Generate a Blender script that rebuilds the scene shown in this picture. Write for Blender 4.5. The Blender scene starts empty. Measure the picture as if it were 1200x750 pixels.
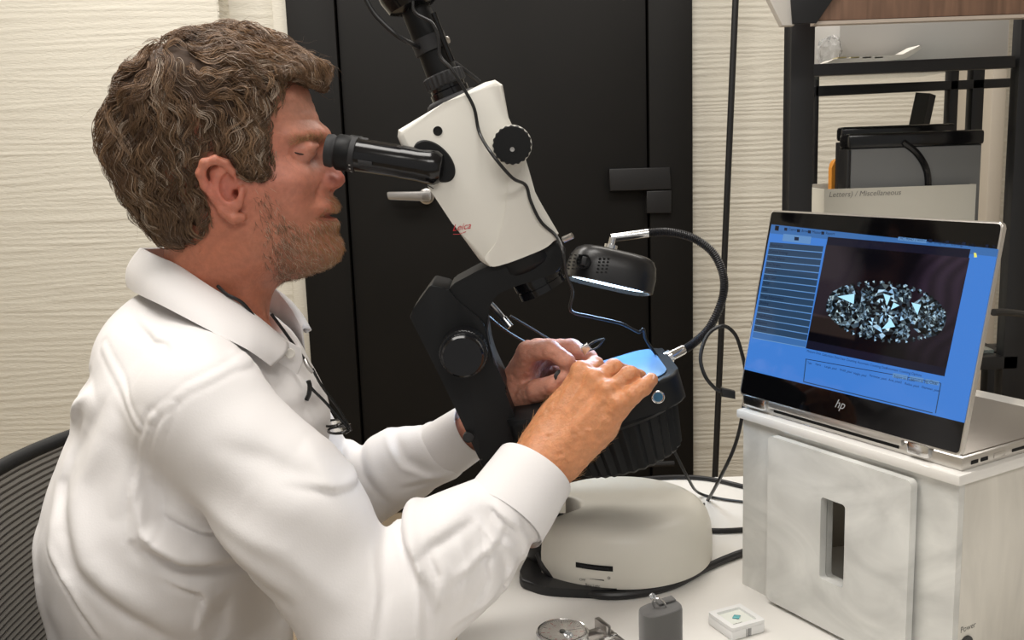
import bpy, bmesh, math, random
import numpy as np
from mathutils import Vector, Matrix

random.seed(7)
rng = np.random.default_rng(7)
D = bpy.data
COL = bpy.context.scene.collection
SC = bpy.context.scene

# ------------------------------------------------------------------ camera
FPX, PITCH, ROLL, CAMZ = 1150.0, math.radians(10.0), math.radians(2.0), 1.26
_f = np.array([0, math.cos(PITCH), -math.sin(PITCH)])
_r = np.array([1.0, 0, 0]); _u = np.array([0, math.sin(PITCH), math.cos(PITCH)])
CU = _u * math.cos(ROLL) + _r * math.sin(ROLL)
CR = _r * math.cos(ROLL) - _u * math.sin(ROLL)
CC = np.array([0, 0, CAMZ])
cam = D.objects.new('camera', D.cameras.new('camera'))
COL.objects.link(cam)
cam.data.sensor_width = 36.0
cam.data.lens = 36.0 * FPX / 1200.0
cam.data.clip_start = 0.02
M = Matrix(((CR[0], CU[0], -_f[0], 0), (CR[1], CU[1], -_f[1], 0), (CR[2], CU[2], -_f[2], CAMZ), (0, 0, 0, 1)))
cam.matrix_world = M
SC.camera = cam

def ray(x, y):
    return _f + CR * (x - 600) / FPX - CU * (y - 375) / FPX
def P(x, y, Y):
    d = ray(x, y); return CC + d * (Y / d[1])
def PZ(x, y, Z):
    d = ray(x, y); return CC + d * ((Z - CAMZ) / d[2])
def PPL(x, y, o, n):
    d = ray(x, y); o = np.array(o); n = np.array(n)
    return CC + d * (np.dot(o - CC, n) / np.dot(d, n))

# ------------------------------------------------------------------ light
SC.view_settings.view_transform = 'Standard'
SC.view_settings.look = 'None'
SC.view_settings.gamma = 1.0
SC.view_settings.exposure = 0.66
world = D.worlds.new('room_light'); SC.world = world
world.use_nodes = True
world.node_tree.nodes['Background'].inputs[0].default_value = (1.0, 0.975, 0.94, 1)
world.node_tree.nodes['Background'].inputs[1].default_value = 0.27

def area(name, loc, target, sx, sy, power, color):
    l = D.lights.new(name, 'AREA'); l.shape = 'RECTANGLE'; l.size = sx; l.size_y = sy
    l.energy = power; l.color = color
    o = D.objects.new(name, l); COL.objects.link(o); o.location = loc
    v = Vector(target) - Vector(loc)
    o.rotation_euler = v.to_track_quat('-Z', 'Y').to_euler()
    return o
area('ceiling_lamp', (-0.5, 0.9, 2.55), (-0.5, 0.9, 0), 1.2, 0.6, 17, (1, 0.96, 0.91))
area('ceiling_lamp', (0.7, 2.2, 2.55), (0.7, 2.2, 0), 1.2, 0.6, 15, (1, 0.95, 0.88))
area('ceiling_lamp', (-1.1, 2.3, 2.55), (-1.1, 2.3, 0), 1.2, 0.6, 17, (1, 0.96, 0.91))
area('ceiling_lamp', (0.2, -0.7, 2.55), (0.2, -0.6, 0), 1.2, 0.6, 14, (1, 0.965, 0.92))

# ------------------------------------------------------------------ helpers
def link(o, parent=None):
    COL.objects.link(o)
    if parent is not None:
        o.parent = parent
        o.matrix_parent_inverse = parent.matrix_world.inverted()
    return o
def tag(o, label=None, cat=None, group=None, kind=None):
    if label: o['label'] = label
    if cat: o['category'] = cat
    if group: o['group'] = group
    if kind: o['kind'] = kind
    return o
def thing(name, loc, label, cat, group=None):
    o = D.objects.new(name, None); o.empty_display_size = 0.05
    o.location = Vector([float(v) for v in loc])
    COL.objects.link(o)
    o.matrix_world = Matrix.Translation(o.location)
    return tag(o, label, cat, group)

def mat(name, color, rough=0.5, metal=0.0, spec=0.5, noise=None, bump=None, emit=None, estr=0, trans=0, alpha=1, sss=0, vcol=None, coat=0, ior=1.45, sheen=0):
    m = D.materials.new(name); m.use_nodes = True
    nt = m.node_tree; b = nt.nodes['Principled BSDF']
    c = tuple(color) + (1,)
    b.inputs['Base Color'].default_value = c
    b.inputs['Roughness'].default_value = rough
    b.inputs['Metallic'].default_value = metal
    b.inputs['Specular IOR Level'].default_value = spec
    b.inputs['IOR'].default_value = ior
    b.inputs['Transmission Weight'].default_value = trans
    b.inputs['Coat Weight'].default_value = coat
    b.inputs['Sheen Weight'].default_value = sheen
    b.inputs['Alpha'].default_value = alpha
    if sss:
        b.inputs['Subsurface Weight'].default_value = sss
        b.inputs['Subsurface Radius'].default_value = (1, 0.35, 0.2)
        b.inputs['Subsurface Scale'].default_value = 0.006
    if emit:
        b.inputs['Emission Color'].default_value = tuple(emit) + (1,)
        b.inputs['Emission Strength'].default_value = estr
    tc = nt.nodes.new('ShaderNodeTexCoord')
    src = None
    if vcol:
        a = nt.nodes.new('ShaderNodeAttribute'); a.attribute_name = vcol
        src = a.outputs['Color']
        nt.links.new(src, b.inputs['Base Color'])
    if noise:   # (scale vec, amount, detail)
        mp = nt.nodes.new('ShaderNodeMapping'); mp.inputs['Scale'].default_value = noise[0]
        nt.links.new(tc.outputs['Object'], mp.inputs[0])
        n = nt.nodes.new('ShaderNodeTexNoise'); n.inputs['Scale'].default_value = 1
        n.inputs['Detail'].default_value = noise[2] if len(noise) > 2 else 4
        if len(noise) > 3: n.inputs['Distortion'].default_value = noise[3]
        nt.links.new(mp.outputs[0], n.inputs['Vector'])
        r = nt.nodes.new('ShaderNodeMapRange'); a = noise[1]
        r.inputs['From Min'].default_value = 0.3; r.inputs['From Max'].default_value = 0.7
        r.inputs['To Min'].default_value = 1 - a; r.inputs['To Max'].default_value = 1 + a
        nt.links.new(n.outputs[0], r.inputs[0])
        mx = nt.nodes.new('ShaderNodeMix'); mx.data_type = 'RGBA'; mx.blend_type = 'MULTIPLY'
        mx.inputs['Factor'].default_value = 1
        mx.inputs[6].default_value = c
        if src is not None: nt.links.new(src, mx.inputs[6])
        nt.links.new(r.outputs[0], mx.inputs[7])
        nt.links.new(mx.outputs[2], b.inputs['Base Color'])
    if bump:    # (scale vec, distance, detail, strength)
        mp = nt.nodes.new('ShaderNodeMapping'); mp.inputs['Scale'].default_value = bump[0]
        nt.links.new(tc.outputs['Object'], mp.inputs[0])
        n = nt.nodes.new('ShaderNodeTexNoise'); n.inputs['Scale'].default_value = 1
        n.inputs['Detail'].default_value = bump[2]
        nt.links.new(mp.outputs[0], n.inputs['Vector'])
        bp = nt.nodes.new('ShaderNodeBump'); bp.inputs['Distance'].default_value = bump[1]
        bp.inputs['Strength'].default_value = bump[3] if len(bump) > 3 else 1
        nt.links.new(n.outputs[0], bp.inputs['Height'])
        nt.links.new(bp.outputs[0], b.inputs['Normal'])
    return m

def fastmesh(name, V, F, m, parent=None, smooth=True, vcol=None):
    """F : (n,4) or (n,3) int array"""
    me = D.meshes.new(name)
    V = np.asarray(V, dtype=np.float32); F = np.asarray(F, dtype=np.int32)
    me.vertices.add(len(V)); me.vertices.foreach_set('co', V.ravel())
    k = F.shape[1]
    me.loops.add(F.size); me.loops.foreach_set('vertex_index', F.ravel())
    me.polygons.add(len(F))
    me.polygons.foreach_set('loop_start', np.arange(0, F.size, k, dtype=np.int32))
    me.polygons.foreach_set('use_smooth', np.full(len(F), smooth))
    me.update(calc_edges=True)
    if vcol is not None:
        a = me.color_attributes.new('tint', 'FLOAT_COLOR', 'POINT')
        a.data.foreach_set('color', np.asarray(vcol, dtype=np.float32).ravel())
    if m: me.materials.append(m)
    o = D.objects.new(name, me)
    return link(o, parent)

def bobj(name, bm, m, parent=None, smooth=True, angle=35):
    bmesh.ops.recalc_face_normals(bm, faces=bm.faces)
    me = D.meshes.new(name); bm.to_mesh(me); bm.free()
    if isinstance(m, (list, tuple)):
        for q in m: me.materials.append(q)
    elif m: me.materials.append(m)
    if smooth:
        me.polygons.foreach_set('use_smooth', [True] * len(me.polygons))
        try: me.set_sharp_from_angle(angle=math.radians(angle))
        except Exception: pass
    o = D.objects.new(name, me)
    return link(o, parent)

def V3(a): return Vector((float(a[0]), float(a[1]), float(a[2])))

def bm_box(bm, o, ax, ay, az, bev=0.0, seg=2):
    """box with corner o and edge vectors ax ay az"""
    o, ax, ay, az = map(V3, (o, ax, ay, az))
    vs = [bm.verts.new(o + ax * i + ay * j + az * k) for i in (0, 1) for j in (0, 1) for k in (0, 1)]
    idx = [(0, 1, 3, 2), (4, 6, 7, 5), (0, 4, 5, 1), (2, 3, 7, 6), (0, 2, 6, 4), (1, 5, 7, 3)]
    fs = [bm.faces.new([vs[i] for i in f]) for f in idx]
    if bev > 0:
        es = list({e for f in fs for e in f.edges})
        bmesh.ops.bevel(bm, geom=es, offset=bev, segments=seg, profile=0.5, affect='EDGES')
    return fs
def box(name, o, ax, ay, az, m, parent=None, bev=0.0, seg=2):
    bm = bmesh.new(); bm_box(bm, o, ax, ay, az, bev, seg)
    return bobj(name, bm, m, parent)
def abox(name, lo, hi, m, parent=None, bev=0.0):
    return box(name, lo, (hi[0] - lo[0], 0, 0), (0, hi[1] - lo[1], 0), (0, 0, hi[2] - lo[2]), m, parent, bev)

def bm_prism(bm, pts, ext, bev=0.0, seg=3):
    """pts: list of 3D points of one face, ext: extrusion vector"""
    a = [bm.verts.new(V3(p)) for p in pts]; e = V3(ext)
    b = [bm.verts.new(v.co + e) for v in a]
    n = len(a)
    f0 = bm.faces.new(a); f1 = bm.faces.new(list(reversed(b)))
    for i in range(n):
        bm.faces.new((a[i], b[i], b[(i + 1) % n], a[(i + 1) % n]))
    if bev > 0:
        es = list(f0.edges) + list(f1.edges)
        bmesh.ops.bevel(bm, geom=es, offset=bev, segments=seg, profile=0.5, affect='EDGES', clamp_overlap=True)
def prism(name, pts, ext, m, parent=None, bev=0.0, seg=3):
    bm = bmesh.new(); bm_prism(bm, pts, ext, bev, seg)
    return bobj(name, bm, m, parent)

def smooth_poly(pts, r=0.25, n=4):
    """round the corners of a closed 2D/3D polygon"""
    out = []; pts = [np.array(p, float) for p in pts]; N = len(pts)
    for i in range(N):
        a, b, c = pts[i - 1], pts[i], pts[(i + 1) % N]
        p0 = b + (a - b) * r; p1 = b + (c - b) * r
        for k in range(n + 1):
            t = k / n
            out.append((1 - t) ** 2 * p0 + 2 * t * (1 - t) * b + t * t * p1)
    return out
def round_poly(pts, rad, n=4):
    out = []; pts = [np.array(p, float) for p in pts]; N = len(pts)
    for i in range(N):
        a, b, c = pts[i - 1], pts[i], pts[(i + 1) % N]
        la, lc = np.linalg.norm(a - b), np.linalg.norm(c - b)
        q = min(rad, la * 0.49, lc * 0.49)
        p0 = b + (a - b) / la * q; p1 = b + (c - b) / lc * q
        for k in range(n + 1):
            t = k / n
            out.append((1 - t) ** 2 * p0 + 2 * t * (1 - t) * b + t * t * p1)
    return out

def catmull(pts, n=8):
    pts = [np.array(p, float) for p in pts]
    if len(pts) < 3: return pts
    q = [2 * pts[0] - pts[1]] + pts + [2 * pts[-1] - pts[-2]]
    out = []
    for i in range(1, len(q) - 2):
        p0, p1, p2, p3 = q[i - 1:i + 3]
        for k in range(n):
            t = k / n
            out.append(0.5 * ((2 * p1) + (-p0 + p2) * t + (2 * p0 - 5 * p1 + 4 * p2 - p3) * t * t + (-p0 + 3 * p1 - 3 * p2 + p3) * t ** 3))
    out.append(pts[-1]); return out

def bm_tube(bm, pts, rad, seg=10, cap=True, sc=None):
    pts = [V3(p) for p in pts]; n = len(pts)
    rads = rad if hasattr(rad, '__len__') else [rad] * n
    rings = []; up = None
    for i, p in enumerate(pts):
        t = (pts[min(i + 1, n - 1)] - pts[max(i - 1, 0)]).normalized()
        if up is None:
            up = Vector((0, 0, 1)) if abs(t.z) < 0.9 else Vector((1, 0, 0))
        s = t.cross(up).normalized(); up = s.cross(t).normalized()
        rings.append([bm.verts.new(p + (s * math.cos(2 * math.pi * k / seg) + up * math.sin(2 * math.pi * k / seg)) * rads[i]) for k in range(seg)])
    for i in range(n - 1):
        for k in range(seg):
            bm.faces.new((rings[i][k], rings[i][(k + 1) % seg], rings[i + 1][(k + 1) % seg], rings[i + 1][k]))
    if cap:
        bm.faces.new(rings[0]); bm.faces.new(list(reversed(rings[-1])))
def tube(name, pts, rad, m, parent=None, seg=10, spline=0):
    if spline: pts = catmull(pts, spline)
    bm = bmesh.new(); bm_tube(bm, pts, rad, seg)
    return bobj(name, bm, m, parent)

def frame(axis, ref=(0, 1, 0)):
    a = V3(axis).normalized(); s = a.cross(V3(ref))
    if s.length < 1e-4: s = a.cross(Vector((1, 0, 0)))
    s.normalize(); t = a.cross(s).normalized()
    return a, s, t
def bm_lathe(bm, o, axis, prof, seg=40, ribs=None):
    """prof: list of (distance along axis, radius). ribs: (count, depth, i0, i1)"""
    o = V3(o); a, s, t = frame(axis)
    rings = []
    for i, (h, r) in enumerate(prof):
        if r < 1e-6:
            rings.append([bm.verts.new(o + a * h)]); continue
        ring = []
        for k in range(seg):
            q = r
            if ribs and ribs[2] <= i <= ribs[3]:
                q = r - ribs[1] * (0.5 - 0.5 * math.cos(2 * math.pi * k / seg * ribs[0]))
            an = 2 * math.pi * k / seg
            ring.append(bm.verts.new(o + a * h + (s * math.cos(an) + t * math.sin(an)) * q))
        rings.append(ring)
    for A, B in zip(rings[:-1], rings[1:]):
        if len(A) == 1 and len(B) == 1: continue
        for k in range(seg):
            k2 = (k + 1) % seg
            if len(A) == 1: bm.faces.new((A[0], B[k2], B[k]))
            elif len(B) == 1: bm.faces.new((A[k], A[k2], B[0]))
            else: bm.faces.new((A[k], A[k2], B[k2], B[k]))
    if len(rings[0]) > 1: bm.faces.new(list(reversed(rings[0])))
    if len(rings[-1]) > 1: bm.faces.new(rings[-1])
def lathe(name, o, axis, prof, m, parent=None, seg=40, ribs=None):
    bm = bmesh.new(); bm_lathe(bm, o, axis, prof, seg, ribs)
    return bobj(name, bm, m, parent)

def text(name, s, o, right, up, size, m, parent=None, align='LEFT', shear=0.0, ext=0.0, space=1.0):
    c = D.curves.new(name, 'FONT'); c.body = s; c.size = size; c.shear = shear; c.extrude = ext
    c.align_x = align; c.space_character = space; c.resolution_u = 3
    tmp = D.objects.new(name, c); COL.objects.link(tmp)
    dg = bpy.context.evaluated_depsgraph_get(); dg.update()
    me = D.meshes.new_from_object(tmp.evaluated_get(dg))
    D.objects.remove(tmp)
    r = V3(right).normalized(); u = V3(up).normalized(); n = r.cross(u)
    mtx = Matrix(((r.x, u.x, n.x, o[0]), (r.y, u.y, n.y, o[1]), (r.z, u.z, n.z, o[2]), (0, 0, 0, 1)))
    me.transform(mtx); me.materials.clear(); me.materials.append(m)
    me.name = name
    return link(D.objects.new(name, me), parent)

# ------------------------------------------------------------------ implicit surfaces
def noise3(p, seed=0):
    """smooth value noise in [-1,1]"""
    pi = np.floor(p).astype(np.int64); pf = p - pi
    w = pf * pf * (3 - 2 * pf)
    def h(ix, iy, iz):
        n = (ix * 374761393 + iy * 668265263 + iz * 2147483647 + seed * 1274126177) & 0xffffffff
        n = ((n ^ (n >> 13)) * 1274126177) & 0xffffffff
        return ((n ^ (n >> 16)) & 0xffff) / 32767.5 - 1
    r = 0
    for dx in (0, 1):
        for dy in (0, 1):
            for dz in (0, 1):
                ww = (w[:, 0] if dx else 1 - w[:, 0]) * (w[:, 1] if dy else 1 - w[:, 1]) * (w[:, 2] if dz else 1 - w[:, 2])
                r = r + ww * h(pi[:, 0] + dx, pi[:, 1] + dy, pi[:, 2] + dz)
    return r
def smin(a, b, k):
    h = np.maximum(k - np.abs(a - b), 0) / k
    return np.minimum(a, b) - h * h * k * 0.25
def smax(a, b, k): return -smin(-a, -b, k)
def cone(p, a, b, r1, r2, sy=1.0, cy=0.0):
    """capsule with two radii; sy<1 squashes y (makes it wider in y)"""
    if sy != 1.0:
        p = p.copy(); p[:, 1] = (p[:, 1] - cy) * sy + cy
        a = np.array(a, float); b = np.array(b, float)
        a[1] = (a[1] - cy) * sy + cy; b[1] = (b[1] - cy) * sy + cy
    a = np.asarray(a, float); b = np.asarray(b, float)
    ab = b - a; L2 = ab @ ab + 1e-12
    t = np.clip(((p - a) @ ab) / L2, 0, 1)
    q = p - a - t[:, None] * ab
    return np.sqrt((q * q).sum(1)) - (r1 + (r2 - r1) * t)
def ellip(p, c, r, rot=None):
    q = p - np.asarray(c)
    if rot is not None: q = q @ rot
    r = np.asarray(r, float)
    k0 = np.sqrt(((q / r) ** 2).sum(1)); k1 = np.sqrt(((q / (r * r)) ** 2).sum(1)) + 1e-9
    return k0 * (k0 - 1) / k1
def chain(p, js, k=0.004):
    d = None
    for (a, ra), (b, rb) in zip(js[:-1], js[1:]):
        e = cone(p, a, b, ra, rb)
        d = e if d is None else smin(d, e, k)
    return d

def surfnet(fn, lo, hi, h, cb=8, fac=1.5, extra=0.004):
    lo = np.array(lo, float); n = (np.ceil((np.array(hi) - lo) / h / cb).astype(int)) * cb
    nb = n // cb
    bi = np.stack(np.meshgrid(*[np.arange(k) for k in nb], indexing='ij'), -1).reshape(-1, 3)
    cen = lo + (bi + 0.5) * cb * h
    d = fn(cen)
    act = np.abs(d) < cb * h * 0.87 * fac + extra
    V = np.repeat(np.repeat(np.repeat(d.reshape(nb), cb, 0), cb, 1), cb, 2).astype(np.float32)
    off = np.stack(np.meshgrid(*[np.arange(cb)] * 3, indexing='ij'), -1).reshape(-1, 3)
    ab = bi[act]
    for s in range(0, len(ab), 1200):
        idx = (ab[s:s + 1200, None, :] * cb + off[None]).reshape(-1, 3)
        V[idx[:, 0], idx[:, 1], idx[:, 2]] = fn(lo + idx * h)
    S = V < 0
    cnt = np.zeros(np.array(S.shape) - 1, np.int8)
    for i in (0, 1):
        for j in (0, 1):
            for k in (0, 1):
                cnt += S[i:S.shape[0] - 1 + i, j:S.shape[1] - 1 + j, k:S.shape[2] - 1 + k]
    c = np.argwhere((cnt > 0) & (cnt < 8))
    num = np.full(cnt.shape, -1, np.int32); num[c[:, 0], c[:, 1], c[:, 2]] = np.arange(len(c))
    acc = np.zeros((len(c), 3)); w = np.zeros(len(c))
    cs = [(i, j, k) for i in (0, 1) for j in (0, 1) for k in (0, 1)]
    val = {q: V[c[:, 0] + q[0], c[:, 1] + q[1], c[:, 2] + q[2]].astype(float) for q in cs}
    for q in cs:
        for ax in range(3):
            if q[ax] == 0:
                q2 = list(q); q2[ax] = 1; q2 = tuple(q2)
                a, b = val[q], val[q2]; m = (a < 0) != (b < 0)
                t = np.where(m, a / np.where(m, a - b, 1), 0)
                pos = np.array(q, float)[None].repeat(len(c), 0); pos[:, ax] = t
                acc += pos * m[:, None]; w += m
    Vt = lo + (c + acc / w[:, None]) * h
    Fs = []
    for ax in range(3):
        o1, o2 = [(1, 2), (2, 0), (0, 1)][ax]
        sl0 = [slice(None)] * 3; sl1 = [slice(None)] * 3
        sl0[ax] = slice(0, -1); sl1[ax] = slice(1, None)
        df = S[tuple(sl0)] != S[tuple(sl1)]
        e = np.argwhere(df)
        m = (e[:, o1] > 0) & (e[:, o2] > 0) & (e[:, o1] < cnt.shape[o1]) & (e[:, o2] < cnt.shape[o2]) & (e[:, ax] < cnt.shape[ax])
        e = e[m]
        q = []
        for (da, db) in ((0, 0), (1, 0), (1, 1), (0, 1)):
            g = e.copy(); g[:, o1] -= da; g[:, o2] -= db
            q.append(num[g[:, 0], g[:, 1], g[:, 2]])
        q = np.stack(q, 1)
        ins = S[e[:, 0], e[:, 1], e[:, 2]]
        q[~ins] = q[~ins][:, ::-1]
        Fs.append(q[(q >= 0).all(1)])
    return Vt, np.concatenate(Fs)

class Poly2D:
    """signed distance to a polygon in the XZ plane, sampled on a grid (negative inside)"""
    def __init__(self, pts, h=0.0015, pad=0.09):
        pts = np.array([(p[0], p[2]) for p in pts]); self.h = h
        lo = pts.min(0) - pad; hi = pts.max(0) + pad
        self.lo = lo; n = np.ceil((hi - lo) / h).astype(int) + 1
        X, Z = np.meshgrid(lo[0] + np.arange(n[0]) * h, lo[1] + np.arange(n[1]) * h, indexing='ij')
        q = np.stack([X.ravel(), Z.ravel()], 1)
        d = np.full(len(q), 1e9); s = np.ones(len(q))
        N = len(pts)
        for i in range(N):
            a = pts[i]; b = pts[i - 1]; e = b - a; w = q - a
            t = np.clip((w @ e) / (e @ e), 0, 1); bb = w - t[:, None] * e
            d = np.minimum(d, (bb * bb).sum(1))
            c1 = q[:, 1] >= a[1]; c2 = q[:, 1] < b[1]; c3 = e[0] * w[:, 1] > e[1] * w[:, 0]
            fl = (c1 & c2 & c3) | (~c1 & ~c2 & ~c3)
            s[fl] *= -1
        self.g = (np.sqrt(d) * s).reshape(n); self.n = n
    def __call__(self, x, z):
        u = np.clip((x - self.lo[0]) / self.h, 0, self.n[0] - 1.001); v = np.clip((z - self.lo[1]) / self.h, 0, self.n[1] - 1.001)
        i = u.astype(int); j = v.astype(int); a = u - i; b = v - j; g = self.g
        return g[i, j] * (1 - a) * (1 - b) + g[i + 1, j] * a * (1 - b) + g[i, j + 1] * (1 - a) * b + g[i + 1, j + 1] * a * b
def inflate(poly, p, yc, W, R):
    """solid whose outline is poly and whose half width grows to W at depth R behind the outline"""
    d2 = -poly(p[:, 0], p[:, 2])
    y = np.abs(p[:, 1] - yc)
    a = 1 - np.minimum(d2 / R, 1)
    a = np.where(a > 1, 1 + (a - 1) * 1.0, a)
    g = np.sqrt((y / W) ** 2 + a * a + 1e-9)
    return (g - 1) * np.minimum(W, R) * 0.9
def pxpoly(l, Y): return [P(x, y, Y) for x, y in l]

# ------------------------------------------------------------------ materials
M_white = mat('white_table', (0.74, 0.72, 0.68), 0.45)
M_black = mat('black_metal', (0.012, 0.012, 0.013), 0.42)
M_blackplastic = mat('black_plastic', (0.007, 0.0074, 0.008), 0.5, spec=.28, bump=((900, 900, 900), 0.0002, 2, 0.35))
M_gloss = mat('gloss_black', (0.006, 0.006, 0.007), 0.16)
M_rubber = mat('rubber', (0.022, 0.022, 0.024), 0.65)
M_chrome = mat('chrome', (0.7, 0.7, 0.7), 0.18, 1.0)
M_steel = mat('steel', (0.5, 0.48, 0.46), 0.32, 1.0)
M_door = mat('door_paint', (0.0065, 0.006, 0.0055), 0.55, spec=.25, noise=((3, 3, 3), 0.15))
M_scope = mat('scope_paint', (0.72, 0.7, 0.64), 0.35)
M_base = mat('base_paint', (0.66, 0.635, 0.565), 0.4, bump=((700, 700, 700), 0.0002, 2, 0.2))
def plaster(name, col, sx, sz, dist):
    m = mat(name, col, 0.75)
    nt = m.node_tree; b = nt.nodes['Principled BSDF']
    tc = nt.nodes.new('ShaderNodeTexCoord')
    hs = []
    for sc, det, w in (((sx, sx, sz), 5, 1.0), ((sx * 2.2, sx * 2.2, sz * 1.8), 4, 0.5), ((9, 9, 16), 3, 0.8)):
        mp = nt.nodes.new('ShaderNodeMapping'); mp.inputs['Scale'].default_value = sc
        nt.links.new(tc.outputs['Object'], mp.inputs[0])
        n = nt.nodes.new('ShaderNodeTexNoise'); n.inputs['Scale'].default_value = 1; n.inputs['Detail'].default_value = det
        n.inputs['Distortion'].default_value = 0.6
        nt.links.new(mp.outputs[0], n.inputs['Vector'])
        mu = nt.nodes.new('ShaderNodeMath'); mu.operation = 'MULTIPLY'; mu.inputs[1].default_value = w
        nt.links.new(n.outputs[0], mu.inputs[0]); hs.append(mu.outputs[0])
    s1 = nt.nodes.new('ShaderNodeMath'); s1.operation = 'ADD'
    nt.links.new(hs[0], s1.inputs[0]); nt.links.new(hs[1], s1.inputs[1])
    s2 = nt.nodes.new('ShaderNodeMath'); s2.operation = 'ADD'
    nt.links.new(s1.outputs[0], s2.inputs[0]); nt.links.new(hs[2], s2.inputs[1])
    bp = nt.nodes.new('ShaderNodeBump'); bp.inputs['Distance'].default_value = dist
    nt.links.new(s2.outputs[0], bp.inputs['Height']); nt.links.new(bp.outputs[0], b.inputs['Normal'])
    return m
M_wall = plaster('ridged_plaster', (0.74, 0.70, 0.60), 3.0, 42, 0.020)
M_wall2 = plaster('ridged_plaster_fine', (0.74, 0.69, 0.58), 2.2, 60, 0.014)
M_paint = mat('wall_paint', (0.6, 0.57, 0.52), 0.7)
M_floor = mat('floor_tile', (0.32, 0.25, 0.17), 0.5, noise=((6, 6, 6), 0.15))

# ------------------------------------------------------------------ the room
WY = 3.33
def struct(o): o['kind'] = 'structure'; return o
xl = P(352, 200, WY)[0]; x1 = P(396, 0, WY)[0]; x2 = P(757, 200, WY)[0]; xr = P(808, 0, WY)[0]
xc = P(268, 150, WY - .12)[0]
struct(abox('floor', (-2.4, -1.6, -0.05), (2.6, WY + 0.1, 0), M_floor))
struct(abox('ceiling', (-2.4, -1.6, 2.6), (2.6, WY + 0.1, 2.66), M_paint))
struct(abox('wall_back', (xc, WY, 0), (xl, WY + 0.12, 2.6), M_wall))
struct(abox('wall_back', (xr, WY, 0), (2.6, WY + 0.12, 2.6), M_wall2))
struct(abox('wall_back', (xl, WY, 2.3), (xr, WY + 0.12, 2.6), M_wall))
struct(abox('wall_left', (-2.4, WY - .12, 0), (xc, WY + .12, 2.6), M_wall))
struct(abox('wall_left', (-2.5, -1.6, 0), (-2.4, WY + .12, 2.6), M_wall))
struct(abox('door_gap_backing', (xl + .01, WY + .05, 0), (xr - .01, WY + .11, 2.3), M_door))  # added backing that blocks light showing through gaps round the door leaf
# rib relief for the strip of wall beside the door
def ridges(name, x0, x1_, z0, z1, y, n, amp, seed, m):
    r = np.random.default_rng(seed)
    nx = int((x1_ - x0) / 0.02) + 2; nz = n * 6
    X = np.linspace(x0, x1_, nx); Z = np.linspace(z0, z1, nz)
    XX, ZZ = np.meshgrid(X, Z, indexing='ij')
    q = np.stack([XX.ravel() * 1.6, ZZ.ravel() * 18, 0 * XX.ravel() + seed], 1)
    q2 = np.stack([XX.ravel() * 5, ZZ.ravel() * 55, 0 * XX.ravel() + seed + 3], 1)
    q3 = np.stack([XX.ravel() * 9, ZZ.ravel() * 14, 0 * XX.ravel() + seed + 9], 1)
    w = noise3(q, 1); ph = ZZ.ravel() * n / (z1 - z0) * 2 * math.pi + w * 6.0 + noise3(q * 2.7, 12) * 1.5
    b = noise3(q3, 4)
    hgt = (0.55 + 0.45 * np.cos(ph)) * amp * (0.6 + 0.4 * noise3(q2, 2)) + amp * 1.3 * np.maximum(0, noise3(q2, 5) - 0.45) + amp * 1.6 * np.maximum(0, b - 0.5)
    V = np.stack([XX.ravel(), y - hgt, ZZ.ravel()], 1)
    i, j = np.meshgrid(np.arange(nx - 1), np.arange(nz - 1), indexing='ij'); a = (i * nz + j).ravel()
    F = np.stack([a, a + 1, a + nz + 1, a + nz], 1)
    o = fastmesh(name, V, F[:, ::-1], m)
    o['kind'] = 'structure'
    return o
M_wallp = mat('plaster_coat', (0.66, 0.63, 0.55), 0.8, bump=((60, 60, 220), 0.004, 4, 0.5))
ridges('trim_1', xr + .004, 2.3, 0.0, 2.55, WY - 0.002, 140, 0.0032, 1, M_wallp)
ridges('trim_2', xc, xl - .02, 0.0, 2.55, WY - 0.002, 95, 0.0028, 5, M_wallp)
ridges('trim_3', -2.35, xc - .004, 0.0, 2.55, WY - .122, 120, 0.0019, 9, M_wallp)
# corner bead and shallow column beside the door
struct(abox('trim_4', (xl - .05, WY - .03, 0), (xl, WY + .02, 2.6), M_wallp, bev=.006))
# door with its frame
DY = WY - 0.035
fr = struct(abox('trim_5', (xl, DY - 0.015, 0), (x1 - .006, WY + .1, 2.3), M_door, bev=.002)); fr['label'] = 'black left door frame post'
fr = struct(abox('trim_6', (x2 + .006, DY - 0.015, 0), (xr, WY + .1, 2.3), M_door, bev=.002)); fr['label'] = 'black right door frame post'
door = thing('door_1', ((x1 + x2) / 2, DY, 0), 'tall flat black door behind the microscope, with silver lever', 'door')
door['kind'] = 'structure'
abox('door_leaf', (x1, DY, 0.01), (x2, WY + .04, 2.3), M_door, door, bev=.003)
hy = DY - .05
h0 = P(455, 230, hy); h1 = P(508, 230, hy)
hd = prism('door_handle', round_poly([P(453, 225, hy), P(505, 224, hy), P(505, 236, hy), P(455, 234, hy)], .006), (0, .018, 0), M_steel, door, bev=.002)
lathe('handle_rose', P(500, 230, DY), (0, -1, 0), [(0, .026), (.01, .026), (.012, .02), (.045, .012), (.05, .012)], M_steel, hd)
ry = DY - .03
for q, nm in ((((714, 198), (785, 196), (787, 222), (715, 224)), 'latch_box'), (((758, 224), (787, 223), (787, 250), (758, 250)), 'latch_plate')):
    prism(nm, pxpoly(q, ry), (0, .05 if nm == 'latch_box' else .045, 0), M_black, door, bev=.003)
tube('door_stop', [P(745, 545, DY - .06), P(790, 543, DY - .06)], .01, M_black, door)
# thin black pole
pa = P(862, 0, WY - .12); pb = P(837, 580, WY - .12); dv = (pa - pb) / (pa[2] - pb[2])
pl = tube('black_pole', [pb + dv * (0.02 - pb[2]), pb + dv * (2.58 - pb[2])], .0105, M_black, None, 12)
tag(pl, 'thin straight black pole running floor to ceiling by the ridged wall', 'pole')

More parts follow.
